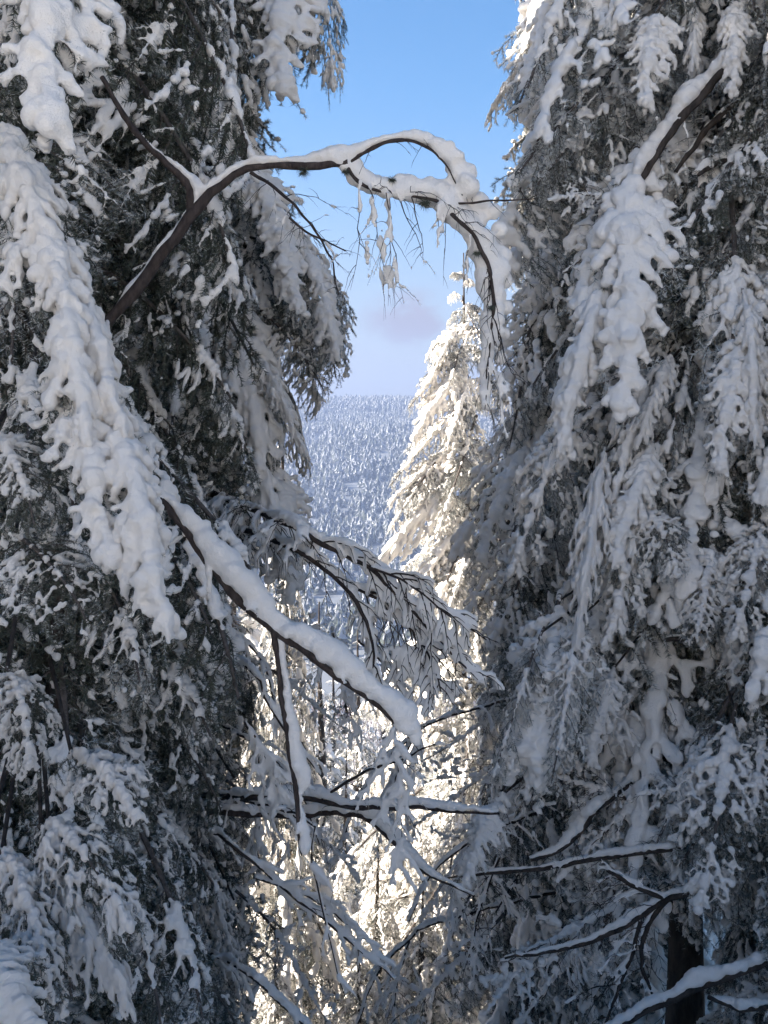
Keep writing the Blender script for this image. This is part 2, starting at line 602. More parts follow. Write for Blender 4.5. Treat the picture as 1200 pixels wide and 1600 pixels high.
def def_dead(key, seed, L, n):
    tw = grow_dead(seed, L, n)
    tb = Tubes()
    for P, r, lv in tw:
        tb.add(P, r, 6 if lv == 0 else 3)
    v, q = tb.data()
    me = make_mesh('dead_limb', v, q, mats=(M_TWIG,))
    C, R = snow_balls(tw, seed, 0.020, 0.0105, 0.0065, (0.9, 0.66, 0.46), freq=5, lift=0.75, main_from=0.0, tip_fade=0.2)
    BOUGH.setdefault(key, []).append((me, snow_mesh('snow', C, R, 0.008, 2, mat=M_SNOW, seed=seed), L))
for k in range(4):
    def_dead('dead', 90+k, 1.6, 24)

# ------------------------------------------------------------------ ground
def gz(x, y):
    """height of the terrain, eye level = 0"""
    x = np.asarray(x, float)
    y = np.asarray(y, float)
    ys = np.array([-400, -40, -7, -3, 0, 3, 12, 40, 90, 180, 320, 520, 800, 1150, 1500, 2200, 3000])
    zs = np.array([90, 15.0, 1.2, -1.4, -1.6, -2.6, -7.6, -21, -42, -66, -84, -84, -40, 20, 46, 52, 40])  # bank behind the camera steepened to bounce sunlight onto the near boughs
    z = np.interp(y, ys, zs)
    far = np.clip((y-200)/600, 0, 1)
    p = np.stack([x.ravel(), y.ravel(), np.zeros(x.size)], 1)
    z = z + ((vnoise(p, 1/260, 4)-0.5)*50*far.ravel()).reshape(z.shape)
    z = z + ((vnoise(p, 1/900, 8)-0.5)*30*far.ravel()).reshape(z.shape)
    near = 1-far
    z = z + ((vnoise(p, 1/3.5, 2)-0.5)*0.7).reshape(z.shape)*near + ((vnoise(p, 1/1.1, 3)-0.5)*0.22).reshape(z.shape)*near
    return z
def sheet(name, xs, ys, mat):
    X, Y = np.meshgrid(xs, ys)
    Z = gz(X, Y)
    v = np.stack([X.ravel(), Y.ravel(), Z.ravel()], 1)
    nx, ny = len(xs), len(ys)
    i = np.arange(ny-1)[:, None]*nx+np.arange(nx-1)[None]
    q = np.stack([i, i+1, i+1+nx, i+nx], -1).reshape(-1, 4)
    me = make_mesh(name, v, q, mats=(mat,))
    return ob(name, me, kind='structure')
xs = np.concatenate([np.linspace(-1600, -60, 40), np.linspace(-55, -16, 30), np.linspace(-15, 15, 110), np.linspace(16, 55, 30), np.linspace(60, 1600, 40)])
ysn = np.concatenate([np.linspace(-300, -12, 30), np.linspace(-11, 36, 170), np.linspace(37, 100, 50), np.linspace(104, 260, 30)])
sheet('ground', xs, ysn, M_GROUND)
ysf = np.linspace(260, 2600, 120)
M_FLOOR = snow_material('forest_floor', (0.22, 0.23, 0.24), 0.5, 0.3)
sheet('hill', np.linspace(-1600, 1600, 120), ysf, M_FLOOR)

# ------------------------------------------------------------------ spruces
YS = [-200, 0, 60, 100, 140, 170, 230, 300, 400, 480, 560, 620, 720, 760, 820, 900, 960, 1000, 1100, 1300, 1600, 1800]
XL = [505, 495, 510, 520, 500, 420, 395, 455, 480, 520, 540, 490, 480, 440, 460, 480, 425, 400, 410, 375, 400, 400]
YR = [-200, 0, 100, 185, 230, 290, 350, 450, 560, 700, 850, 1000, 1100, 1250, 1350, 1600, 1800]
XR = [850, 835, 805, 765, 805, 778, 778, 765, 780, 800, 745, 745, 765, 745, 710, 660, 650]
def in_gap(p):
    s = project(p)
    if s is None:
        return False
    x, y, d = s
    return np.interp(y, YS, XL)+4 < x < np.interp(y, YR, XR)-4

CLEAR = [(1052, 1425, 1120, 1600, 7.4), (38, 228, 74, 325, 4.55), (150, 105, 340, 520, 4.2)]     # gaps in the boughs that show a trunk
def blocked(p):
    s = project(p)
    if s is None:
        return False
    for x0, y0, x1, y1, d in CLEAR:
        if x0 < s[0] < x1 and y0 < s[1] < y1 and s[2] < d:
            return True
    return in_gap(p)
RNG = random.Random(5)
def add_bough(tree, kind, base, tip, frost, roll=0.0, width=1.0, nrm=None, idx=None, thick=1.0):
    base = np.asarray(base, float)
    tip = np.asarray(tip, float)
    lst = BOUGH[kind]
    me, sm, L0 = lst[RNG.randrange(len(lst)) if idx is None else idx % len(lst)]
    X = tip-base
    ln = np.linalg.norm(X)
    X = X/ln
    if nrm is None:
        nrm = np.array((0, 0, 1.0))
        if abs(X[2]) > 0.97:
            nrm = np.array((0, -0.5, 0.8))
    Zv = nrm-np.dot(nrm, X)*X
    Zv = norm(Zv)
    Yv = np.cross(Zv, X)
    if roll:
        c, s = math.cos(roll), math.sin(roll)
        Yv, Zv = Yv*c+Zv*s, Zv*c-Yv*s
    k = ln/L0
    kw = k**0.6*width
    kt = k**0.5*thick
    M = Matrix(((X[0]*k, Yv[0]*kw, Zv[0]*kt, base[0]), (X[1]*k, Yv[1]*kw, Zv[1]*kt, base[1]), (X[2]*k, Yv[2]*kw, Zv[2]*kt, base[2]), (0, 0, 0, 1)))
    b = bpy.data.objects.new('dead_limb' if kind == 'dead' else 'bough', me)
    COL.objects.link(b)
    b.parent = tree
    b.matrix_basis = Matrix.Translation(-tree.location) @ M
    b['frost'] = frost+0.10
    s_ = bpy.data.objects.new('snow', sm)
    COL.objects.link(s_)
    s_.parent = b
    if kind in ('light', 'sparse', 'dead'):
        s_['kind'] = 'stuff'
    return b

def trunk_mesh(h, r, mat, seed, lean=0.0):
    n = 22
    t = np.linspace(0, 1, n)
    rng = np.random.RandomState(seed)
    P = np.stack([lean*h*t+0.02*np.sin(t*9+rng.rand()*6), 0.02*np.cos(t*8+rng.rand()*6), h*t], 1)
    tb = Tubes()
    tb.add(P, r*(1-0.93*t)+0.25*r*np.exp(-t*h/0.35), 14)
    v, q = tb.data()
    d = v-np.repeat(P, 14, 0)
    v = v+d*((vnoise(v, 9, seed)-0.5)*0.35)[:, None]
    return make_mesh('trunk', v, q, mats=(mat,))

def spruce(x, y, top, r_trunk, crown, z0, z1, label, group, mix, frost=0.3, step=0.28, per=6, seed=0, keep=None, droop=(28, 58), bark=None, maxr=1.6, dead=0.0, minr=0.25, width=1.0, low=None, low_z=-0.3, uneven=0.0):
    rng = random.Random(seed*13+7)
    gzv = float(gz(np.array([x]), np.array([y]))[0])-0.15
    t = ob('spruce_tree', None)
    t.location = (x, y, gzv)
    tag(t, label, 'tree', group)
    t['kind'] = 'thing'
    ob('trunk', trunk_mesh(top-gzv, r_trunk, bark or M_BARK, seed), t)
    z = z0
    kinds, wts = zip(*mix.items())
    n = 0
    while z < min(z1, top-0.08):
        R = min(maxr, max(minr, crown*(top-z)))
        m = per if R > 0.6 else max(4, per-1)
        ph = rng.uniform(0, 6.28)
        for i in range(m):
            a = ph+6.283*i/m+rng.uniform(-.35, .35)
            r = R*rng.uniform(0.75-0.3*uneven, 1.15+0.25*uneven)
            if rng.random() < 0.3*uneven:
                continue
            dl = math.radians(rng.uniform(*droop))
            if top-z < 1.5:
                dl *= 0.3+0.5*(top-z)/1.5
            zz = z+rng.uniform(-.5, .5)*step
            base = np.array((x+0.5*r_trunk*math.cos(a), y+0.5*r_trunk*math.sin(a), zz))
            tip = base+np.array((math.cos(a)*r, math.sin(a)*r, -math.tan(dl)*r))
            kind = rng.choices(kinds, wts)[0]
            if low and z < low_z+rng.uniform(-.4, .4):
                kind = rng.choices(list(low), list(low.values()))[0]
            if dead and rng.random() < dead:
                kind = 'dead'
                tip = base+np.array((math.cos(a)*r*0.9, math.sin(a)*r*0.9, -0.3*r))
            if keep is not None:
                side = np.array((-math.sin(a), math.cos(a), 0))*min(0.28*r, 0.4)
                bad = False
                for f in (0.35, 0.6, 0.85, 1.03):
                    c = base+(tip-base)*f+np.array((0, 0, 0.10*r*4*f*(1-f)))
                    if keep(c) or keep(c+side*(1.2-f)) or keep(c-side*(1.2-f)):
                        bad = True
                        break
                if bad:
                    continue
            add_bough(t, kind, base, tip, frost+rng.uniform(-.06, .06), rng.uniform(-.25, .25), width*rng.uniform(.85, 1.2), thick=rng.uniform(.85, 1.2))
            n += 1
            if n >= 298:
                break
        if n >= 298:
            break
        z += step*rng.uniform(0.85, 1.15)
    return t

def hand(tree, rows, frost, toward=0.75):
    for kind, a, b, w, *idx in rows:
        pa, pb = at(*a), at(*b)
        mid = (pa+pb)/2
        n = np.array((0, 0, 0.7))-norm(mid)*toward
        add_bough(tree, kind, pa, pb, frost, 0.0, w, n, idx[0] if idx else None)
        o = np.array(tree.location)
        q0 = np.array((o[0], o[1], pa[2]+0.15*np.linalg.norm(pa[:2]-o[:2])))
        L_ = smooth_line([(*q0, 0.014), (*((q0+pa)/2+np.array((0, 0, .06))), 0.010), (*(pa+(pb-pa)*0.03), 0.007)], 9)
        tb = Tubes()
        tb.add(L_[:, :3]-o, L_[:, 3], 6)
        v, q = tb.data()
        ob('limb', make_mesh('limb', v, q, mats=(M_BARK,)), tree)

def px_x(px, d):
    return (px-600)/F*d

G_LEFT, G_RIGHT = 'tall snow laden spruces on the left', 'tall snow laden spruces on the right'
L1 = spruce(px_x(52, 4.7), 4.7, 9.5, 0.10, 0.3, -3.4, 4.2, 'nearest spruce at the left edge with the brightest thick snow slabs and sharp green needles', G_LEFT,
            dict(light=4, medium=1.5, sparse=4), 0.10, 0.24, 6, 1, blocked, (30, 60), maxr=1.05, low=dict(light=2, sparse=6))
L2 = spruce(px_x(285, 7.3), 7.3, 15, 0.15, 0.3, -4.8, 6.5, 'left spruce behind the arching bare branch with boughs hanging out over the sky', G_LEFT,
            dict(medium=2, light=4, sparse=2.5, curtain=2.5), 0.22, 0.25, 6, 2, in_gap, (40, 66), maxr=1.15, low=dict(light=2, sparse=5, dead=1), low_z=-0.6)
L3 = spruce(px_x(110, 9.5), 9.5, 5.6, 0.16, 0.3, -6, 7, 'dark spruce filling the gap between the two big left spruces', G_LEFT,
            dict(medium=2, light=4, curtain=3), 0.10, 0.40, 6, 3, in_gap, (35, 60), maxr=1.6, low=dict(light=1, sparse=5))
R2 = spruce(px_x(925, 9.5), 9.5, 16, 0.15, 0.3, -6, 7.2, 'right spruce bordering the blue sky with long hanging snowy boughs', G_RIGHT,
            dict(heavy=0.3, medium=2, light=3, sparse=3, curtain=3), 0.30, 0.28, 6, 4, in_gap, (45, 68), maxr=1.25)
R1 = spruce(px_x(1085, 7.6), 7.6, 15, 0.135, 0.3, -2.6, 5.6, 'big right spruce with its dark trunk bare at the bottom right and many dead limbs', G_RIGHT,
            dict(medium=3, light=4, sparse=4, curtain=1.5), 0.32, 0.27, 6, 5, blocked, (35, 62), maxr=1.5, dead=0.34, low=dict(light=2, sparse=5, dead=3), low_z=-0.8)
R5 = spruce(px_x(1330, 6.5), 6.5, 14, 0.15, 0.3, -4, 5, 'spruce at the right edge of the view with short patchy snow clumps', G_RIGHT,
            dict(medium=1.5, light=4, sparse=4), 0.24, 0.30, 6, 6, blocked, (30, 60), maxr=1.2, dead=0.1, low=dict(light=2, sparse=5, dead=1))
R6 = spruce(px_x(1060, 12.5), 12.5, 16, 0.17, 0.3, -8, 8, 'shaded spruce standing behind the big right spruce', G_RIGHT,
            dict(medium=1, light=3, sparse=4, curtain=1), 0.28, 0.42, 6, 7, in_gap, (35, 60), maxr=1.9, dead=0.15, low=dict(light=2, sparse=5, dead=1))

hand(L1, [
    ('slab', (88, -150, 3.5), (92, 222, 2.9), 1.05, 0),
    ('slab', (40, -60, 3.5), (30, 95, 3.2), 0.7, 2),
    ('slab', (0, 200, 3.5), (95, 530, 3.1), 0.75, 1),
    ('slab', (45, 330, 3.4), (150, 690, 3.0), 0.75, 2),
    ('slab', (95, 450, 3.4), (205, 690, 3.05), 0.65, 3),
    ('slab', (100, 560, 3.3), (185, 890, 2.95), 0.9, 0),
    ('slab', (150, 640, 3.2), (275, 1000, 2.9), 0.8, 3),
    ('medium', (60, 1290, 3.3), (205, 1450, 2.9), 0.6, 1),
    ('heavy', (80, 1380, 3.2), (200, 1580, 2.9), 0.40, 3),
    ('medium', (0, 1330, 3.2), (85, 1560, 2.8), 0.6, 2),
    ('slab', (-60, 1470, 2.8), (48, 1640, 2.5), 1.1, 1),
    ('medium', (10, 1040, 3.2), (50, 1200, 3.0), 0.7, 3),
    ('medium', (110, 1180, 3.4), (215, 1290, 3.1), 0.7, 0),
    ('light', (20, 840, 3.3), (130, 980, 3.0), 1.0, 0),
    ('light', (-20, 690, 3.3), (60, 820, 3.0), 1.0, 1),
], 0.14)
hand(L2, [
    ('slab', (440, -120, 6.8), (452, 152, 6.3), 1.3, 0),
    ('medium', (490, -60, 6.8), (522, 138, 6.5), 0.5, 1),
    ('curtain', (370, -60, 6.9), (395, 180, 6.6), 0.6, 0),
    ('heavy', (300, -60, 6.8), (348, 240, 6.3), 0.6, 2),
    ('heavy', (150, -40, 6.6), (240, 270, 6.2), 0.7, 3),
    ('medium', (235, 60, 6.6), (345, 470, 6.1), 0.6, 1),
    ('slab', (385, 250, 6.4), (440, 420, 6.0), 1.2, 1),
    ('slab', (430, 330, 6.4), (472, 490, 6.0), 1.0, 3),
    ('slab', (465, 385, 6.4), (534, 560, 6.1), 0.8, 2),
    ('light', (455, 400, 6.5), (528, 590, 6.3), 0.9, 1),
    ('slab', (395, 560, 6.3), (480, 715, 6.0), 0.5, 0),
    ('light', (400, 480, 6.6), (505, 620, 6.4), 0.9, 0),
    ('medium', (455, 360, 7.0), (532, 570, 6.6), 0.7, 2),
    ('curtain', (400, 430, 7.0), (500, 640, 6.9), 0.6, 1),
    ('medium', (395, 530, 6.9), (484, 730, 6.5), 0.35, 3),
    ('slab', (345, 440, 6.6), (440, 830, 6.1), 0.8, 0),
    ('slab', (430, 730, 6.4), (464, 940, 6.0), 1.1, 2),
    ('slab', (300, 330, 6.4), (330, 600, 6.1), 0.8, 3),
    ('medium', (240, 1040, 5.6), (315, 1160, 5.2), 0.9, 0),
    ('medium', (310, 1330, 6.0), (375, 1560, 5.7), 0.5, 2),
    ('light', (250, 880, 5.9), (330, 1100, 5.5), 1.0, 2),
    ('dead', (360, 1030, 6.8), (560, 1120, 6.9), 1.0, 0),
    ('dead', (360, 1210, 6.6), (570, 1380, 6.6), 1.0, 2),
    ('dead', (360, 1400, 6.4), (540, 1590, 6.3), 1.0, 0),
    ('dead', (380, 940, 6.9), (560, 1020, 7.2), 0.8, 2),
], 0.22)
hand(R2, [
    ('slab', (885, -60, 8.6), (812, 180, 8.2), 0.9, 1),
    ('medium', (860, 60, 9.0), (762, 187, 8.8), 0.4, 2),
    ('slab', (915, 90, 8.4), (838, 300, 8.0), 0.9, 0),
    ('slab', (925, 180, 8.2), (870, 350, 7.8), 0.8, 2),
    ('slab', (865, 290, 8.5), (800, 440, 8.1), 0.8, 3),
    ('slab', (885, 370, 8.2), (818, 480, 7.9), 1.1, 1),
    ('medium', (880, 390, 8.6), (790, 620, 8.2), 0.8, 1),
    ('light', (850, 440, 8.6), (790, 700, 8.2), 1.0, 0),
    ('medium', (880, 590, 8.8), (712, 870, 8.4), 0.7, 1),
    ('slab', (830, 680, 8.4), (755, 880, 8.0), 0.9, 0),
    ('light', (850, 700, 8.6), (740, 960, 8.2), 1.0, 2),
    ('medium', (870, 780, 8.2), (770, 1010, 7.8), 0.9, 1),
    ('light', (860, 900, 8.2), (760, 1120, 7.8), 1.0, 3),
    ('dead', (830, 1060, 8.2), (660, 1180, 7.8), 1.0, 0),
    ('dead', (820, 1130, 8.2), (640, 1300, 7.8), 1.0, 1),
    ('dead', (800, 1230, 8.0), (640, 1420, 7.6), 1.0, 2),
    ('dead', (780, 1420, 7.6), (600, 1600, 7.2), 1.0, 0),
], 0.3)
hand(R1, [
    ('slab', (1022, 30, 6.4), (1015, 170, 6.0), 0.95, 0),
    ('slab', (1148, 0, 6.3), (1140, 145, 6.0), 0.85, 1),
    ('slab', (1085, 20, 6.5), (1085, 110, 6.2), 0.6, 2),
    ('slab', (1160, 520, 6.0), (1130, 740, 5.7), 0.9, 0),
    ('slab', (1160, 450, 6.0), (1185, 700, 5.7), 0.6, 3),
    ('slab', (1020, 690, 6.2), (965, 890, 5.8), 0.9, 3),
    ('medium', (1000, 790, 6.1), (1060, 900, 5.8), 0.9, 1),
    ('medium', (1110, 850, 6.2), (1090, 1000, 5.9), 0.8, 2),
    ('slab', (1010, 860, 6.2), (940, 1010, 5.9), 0.6, 1),
    ('slab', (1050, 560, 6.4), (1000, 700, 6.0), 0.6, 2),
    ('medium', (1200, 800, 6.0), (1150, 1000, 5.7), 0.8, 3),
    ('medium', (900, 640, 6.6), (800, 900, 6.3), 0.7, 3),
    ('slab', (995, 230, 6.5), (962, 640, 5.8), 1.2, 1),
    ('slab', (950, 400, 6.4), (880, 715, 5.9), 0.8, 3),
    ('medium', (1030, 560, 6.5), (925, 900, 6.0), 0.55, 2),
    ('heavy', (945, 700, 6.2), (905, 1010, 5.8), 0.35, 0),
    ('medium', (1010, 700, 6.3), (960, 990, 5.9), 0.8, 3),
    ('medium', (1140, 390, 6.3), (1190, 720, 5.9), 0.8, 2),
    ('medium', (1165, 560, 6.2), (1110, 740, 5.9), 0.6, 0),
    ('medium', (1150, 1100, 6.0), (1095, 1420, 5.6), 0.8, 1),
    ('medium', (1200, 1120, 5.9), (1170, 1300, 5.7), 0.7, 0),
    ('medium', (875, 930, 6.25), (825, 1250, 5.85), 0.9, 2),
    ('light', (905, 960, 5.95), (865, 1225, 5.55), 0.7, 1),
    ('sparse', (850, 980, 5.95), (775, 1215, 5.6), 0.6, 2),
    ('slab', (960, 1040, 6.2), (925, 1200, 5.9), 0.9, 3),
    ('slab', (790, 1235, 5.9), (715, 1395, 5.6), 0.9, 1),
    ('dead', (1010, 330, 6.6), (870, 280, 6.2), 1.0, 2),
    ('dead', (1000, 300, 6.6), (890, 400, 6.2), 1.0, 0),
    ('dead', (900, 1130, 6.6), (740, 1290, 6.0), 1.0, 1),
    ('dead', (960, 1420, 6.6), (760, 1560, 6.0), 1.0, 3),
    ('dead', (1000, 1250, 6.5), (850, 1180, 6.1), 1.0, 0),
    ('dead', (1150, 1250, 6.5), (1010, 1210, 6.1), 1.0, 2),
    ('dead', (1120, 120, 6.9), (960, 420, 6.2), 1.0, 0),
    ('dead', (1060, 480, 6.9), (860, 700, 6.4), 1.0, 1),
    ('dead', (1080, 1180, 6.9), (860, 1340, 6.2), 1.0, 2),
    ('dead', (1080, 1000, 6.9), (920, 1180, 6.2), 1.0, 3),
    ('dead', (1080, 1330, 6.9), (800, 1480, 6.0), 1.0, 0),
], 0.32)

C, R = [], []
crng = np.random.RandomState(12)
for path in ([(905, 960, 10, 6.05), (885, 990, 20, 5.98), (862, 1025, 28, 5.92), (842, 1065, 34, 5.86), (825, 1110, 40, 5.80), (812, 1150, 42, 5.76), (800, 1185, 32, 5.74), (795, 1215, 20, 5.72)],
             [(870, 1010, 22, 5.95), (866, 1060, 30, 5.90), (858, 1110, 34, 5.84), (848, 1160, 36, 5.78), (842, 1200, 30, 5.74), (840, 1230, 16, 5.72)],
             [(880, 1040, 14, 5.96), (890, 1085, 18, 5.92), (894, 1125, 16, 5.88), (890, 1160, 9, 5.86)]):
    A = smooth_line(path, 26)
    for px, py, r, d in A:
        for _ in range(5):
            r *= 0.93
            rr_ = r*crng.uniform(.30, .72)
            a_ = crng.uniform(0, 6.28)
            q = (r-rr_)*crng.uniform(.5, 1.2)
            C.append(at(px+math.cos(a_)*q, py+0.6*math.sin(a_)*q, d+crng.uniform(-.05, .12)))
            R.append(rr_/F*d)
cl_ = ob('snow_clump', snow_mesh('snow_clump', C, R, 0.011, 5, 0.8, mat=M_SNOW, seed=5), R1)
cl_.location = -R1.location

# the sunlit spruce beyond, and others down the slope
M1 = spruce(px_x(722, 15), 15, float(at(722, 400, 15)[2]), 0.12, 0.27, -9.5, 6, 'sunlit spruce with a thin pointed tip standing against the hill at centre right', 'sunlit spruces down the slope',
            dict(medium=3, light=4, sparse=4, curtain=2), 0.46, 0.40, 6, 21, None, (15, 48), maxr=2.0, uneven=1.0)

hand(M1, [
    ('heavy', (730, 570, 14.8), (650, 690, 14.2), 0.7, 0),
    ('medium', (735, 590, 14.8), (700, 700, 14.0), 0.7, 2),
    ('light', (720, 640, 14.8), (612, 760, 14.3), 0.8, 1),
    ('heavy', (735, 740, 14.8), (588, 890, 14.0), 0.5, 1),
    ('light', (700, 700, 14.6), (612, 830, 14.1), 0.8, 2),
    ('sparse', (740, 830, 14.6), (660, 985, 13.8), 1.1, 0),
    ('medium', (740, 850, 14.4), (700, 960, 13.8), 0.8, 3),
    ('sparse', (760, 930, 14.4), (680, 1090, 13.6), 1.1, 1),
    ('light', (745, 650, 14.6), (690, 830, 14.0), 1.0, 3),
    ('medium', (722, 500, 14.9), (672, 600, 14.4), 0.8, 3),
    ('light', (722, 470, 14.9), (762, 580, 14.4), 0.9, 0),
    ('light', (722, 545, 14.9), (640, 640, 14.3), 0.7, 1),
    ('medium', (735, 690, 14.8), (606, 790, 14.2), 0.6, 0),
    ('medium', (740, 800, 14.6), (640, 940, 14.0), 0.8, 2),
], 0.36)

# small trees down the slope: one crown mesh and one snow mesh each
def tree_proto(seed, h, crown):
    rng = np.random.RandomState(seed)
    lib = []
    for k in range(5):
        tw = grow_bough(seed*10+k, 1.5, 0.45, 0.11, ter_step=0.10, sec_drop=0.5, hang=0.08, shoots=0.10)
        nv, nt_, rime = needles(tw, seed+k, 80, 0.045, 0.012)
        tb = Tubes()
        tb.add(tw[0][0], tw[0][1], 3)
        v, q = tb.data()
        C, R = snow_balls(tw, seed+k, 0.075, 0.05, 0, (0.85, 0.6, 0), freq=4, crumb=0)
        sm = snow_mesh('s', C, R, 0.045, 2, mat=M_SNOW, seed=k)
        sv = np.empty(len(sm.vertices)*3, np.float32)
        sm.vertices.foreach_get('co', sv)
        sq = np.empty(len(sm.loops), np.int32)
        sm.loops.foreach_get('vertex_index', sq)
        lib.append((nv, nt_, rime, v, q, sv.reshape(-1, 3), sq.reshape(-1, 4)))
        bpy.data.meshes.remove(sm)
    NV, NT, NR, WV, WQ, SV, SQ = [], [], [], [], [], [], []
    nn = wn_ = sn = 0
    z = h*0.03
    while z < h-0.1:
        R = max(0.25, min(crown*(h-z), 2.2))
        m = 6 if R > 0.7 else 4
        ph = rng.rand()*6.28
        for i in range(m):
            a = ph+6.283*i/m+rng.uniform(-.4, .4)
            dl = rng.uniform(0.45, 1.0)*(0.45 if h-z < 1.2 else 1)
            r = R*rng.uniform(.75, 1.2)/math.cos(dl)*0.8
            nv, nt_, rime, v, q, sv, sq = lib[rng.randint(5)]
            X = np.array((math.cos(a)*math.cos(dl), math.sin(a)*math.cos(dl), -math.sin(dl)))
            Y = np.array((-math.sin(a), math.cos(a), 0))
            Z = np.cross(X, Y)
            s = r/1.5
            A = np.stack([X*s, Y*s*rng.uniform(.8, 1.3), Z*s])
            o = np.array((0, 0, z+rng.uniform(-.1, .1)))
            NV.append(nv@A+o); NT.append(nt_+nn); NR.append(rime); nn += len(nv)
            WV.append(v@A+o); WQ.append(q+wn_); wn_ += len(v)
            SV.append(sv@A+o); SQ.append(sq+sn); sn += len(sv)
        z += 0.36*rng.uniform(.85, 1.15)
    wv = np.concatenate(WV)
    crown_me = make_mesh('crown', np.vstack([wv, np.concatenate(NV)]), np.concatenate(WQ), np.concatenate(NT)+len(wv), (M_TWIG, M_NEEDLE), 0, 1, True, np.concatenate(NR))
    snow_me = make_mesh('snow', np.concatenate(SV), np.concatenate(SQ), mats=(M_SNOW,))
    return trunk_mesh(h, 0.02*h, M_BARK, seed), crown_me, snow_me, h
PROTO = [tree_proto(201, 6.0, 0.30), tree_proto(202, 8.0, 0.26)]
def slope_tree(px, py, d, label, proto=0, frost=0.42, group='sunlit spruces down the slope', squeeze=1.0):
    p = at(px, py, d)
    g = float(gz(np.array([p[0]]), np.array([p[1]]))[0])-0.1
    h = max(1.0, p[2]-g)
    tr, cr, sn, h0 = PROTO[proto]
    t = ob('spruce_tree', None)
    t.location = (p[0], p[1], g)
    t['kind'] = 'thing'
    tag(t, label, 'tree', group)
    t.rotation_euler = (0, 0, (px*7+py*3) % 6.28)
    k = h/h0
    w = max(k**0.7, 0.8*k)*squeeze
    for nm, me in (('trunk', tr), ('crown', cr), ('snow', sn)):
        o = ob(nm, me, t)
        o.scale = (w, w, k)
        if nm == 'crown':
            o['frost'] = frost
    return t
SL = [
    (500, 940, 24, 'rounded blue green spruce catching sun just below the fan of bare twigs', 0, 1.25),
    (560, 985, 30, 'sunlit spruce half hidden behind the fan of bare twigs', 1, 1.2),
    (640, 1000, 22, 'yellow lit spruce beside the drooping fan tip', 0, 1.1),
    (615, 1120, 16, 'pale sunlit spruce behind the end of the thick snowy limb', 1, 1.0),
    (690, 1060, 19, 'spruce partly lit under the bright pointed spruce', 0, 1.0),
    (540, 1170, 20, 'small sunlit spruce between the hanging limb and the thick snowy limb end', 0, 1.0),
    (430, 1080, 26, 'sunlit spruce glimpsed left of the hanging snowy limb', 1, 1.1),
    (590, 1290, 14, 'low sunlit spruce under the two level branches', 0, 0.9),
    (500, 1300, 17, 'spruce under the level branches beside a dark stem', 1, 1.0),
    (660, 1330, 13, 'shaded little spruce right of the level branches', 0, 0.9),
    (560, 1420, 12.5, 'knee high snowy spruce low in the gap', 0, 0.9),
    (395, 880, 34, 'bright spruce seen past the left spruces over the thick limb', 0, 1.2),
    (440, 560, 12.5, 'yellow lit spruce bough tips showing behind the left hanging boughs', 1, 0.6),
]
SL += [
    (470, 985, 48, 'distant sunlit spruce farther down behind the broken trunk', 0, 1.3),
    (520, 1010, 55, 'sunlit spruce in the dip beyond the rounded one', 1, 1.3),
    (405, 960, 44, 'spruce behind the thick limb at the left of the dip', 1, 1.3),
    (600, 1000, 60, 'far small spruce in the dip behind the fan tip', 0, 1.4),
    (490, 1120, 36, 'sunlit spruce just right of the hanging limb, middle of the slope', 0, 1.3),
    (610, 1230, 21, 'bright spruce in the gap right above the level branches', 1, 1.1),
    (450, 1240, 20, 'bright spruce behind the hanging limb where it crosses the level branches', 0, 1.1),
    (530, 1350, 15, 'snow heaped low spruce between the hanging twigs', 1, 1.0),
    (430, 1420, 12, 'layered young spruce with a visible thin stem low at the left of the gap', 0, 0.8),
    (610, 1480, 12.5, 'snowy young spruce at the foot of the gap near the bottom edge', 1, 0.9),
]
for px, py, d, lab, pr, sq in SL:
    slope_tree(px, py, d, lab, pr, 0.32, squeeze=sq)
rr = random.Random(77)
G_BACK = 'spruces standing deep behind the foreground spruces'
for i in range(26):
    d = rr.uniform(18, 60)
    left = i % 2 == 0
    px = rr.uniform(-150, 380) if left else rr.uniform(800, 1400)
    py = rr.uniform(250, 900)+d*4
    slope_tree(px, py, d, 'sunlit spruce deep behind the foreground spruces, glimpsed only through gaps in their boughs', i % 2, 0.42, G_BACK, 1.1)

# unseen spruces added left and right of the view: they keep the foreground in shade
G_SIDE = 'added shade spruces beyond the left edge'
for i, (x, y, tp) in enumerate([(4.9, 2.6, 9)]):  # added out of view to darken the lower right
    g = float(gz(np.array([x]), np.array([y]))[0])
    spruce(x, y, tp, 0.2, 0.28, g+0.6, tp, 'unseen spruce added beyond the right edge to darken the right side', 'added shade spruces beyond the right edge', dict(heavy=2, medium=1), 0.3, 0.62, 8, 60+i, None, (25, 45), maxr=2.0, width=1.5)
for i, (x, y, tp) in enumerate([(-7.4, 0.6, 15), (-6.3, 3.4, 15), (-7.2, 6.2, 11.5), (-8.8, 8.4, 8.5)]):
    g = float(gz(np.array([x]), np.array([y]))[0])
    spruce(x, y, tp, 0.2, 0.28, g+0.6, tp, 'unseen spruce added beyond the left edge to shade the foreground', G_SIDE, dict(heavy=2, medium=1), 0.3, 0.62, 8, 40+i, None, (25, 45), maxr=2.6, width=1.5)
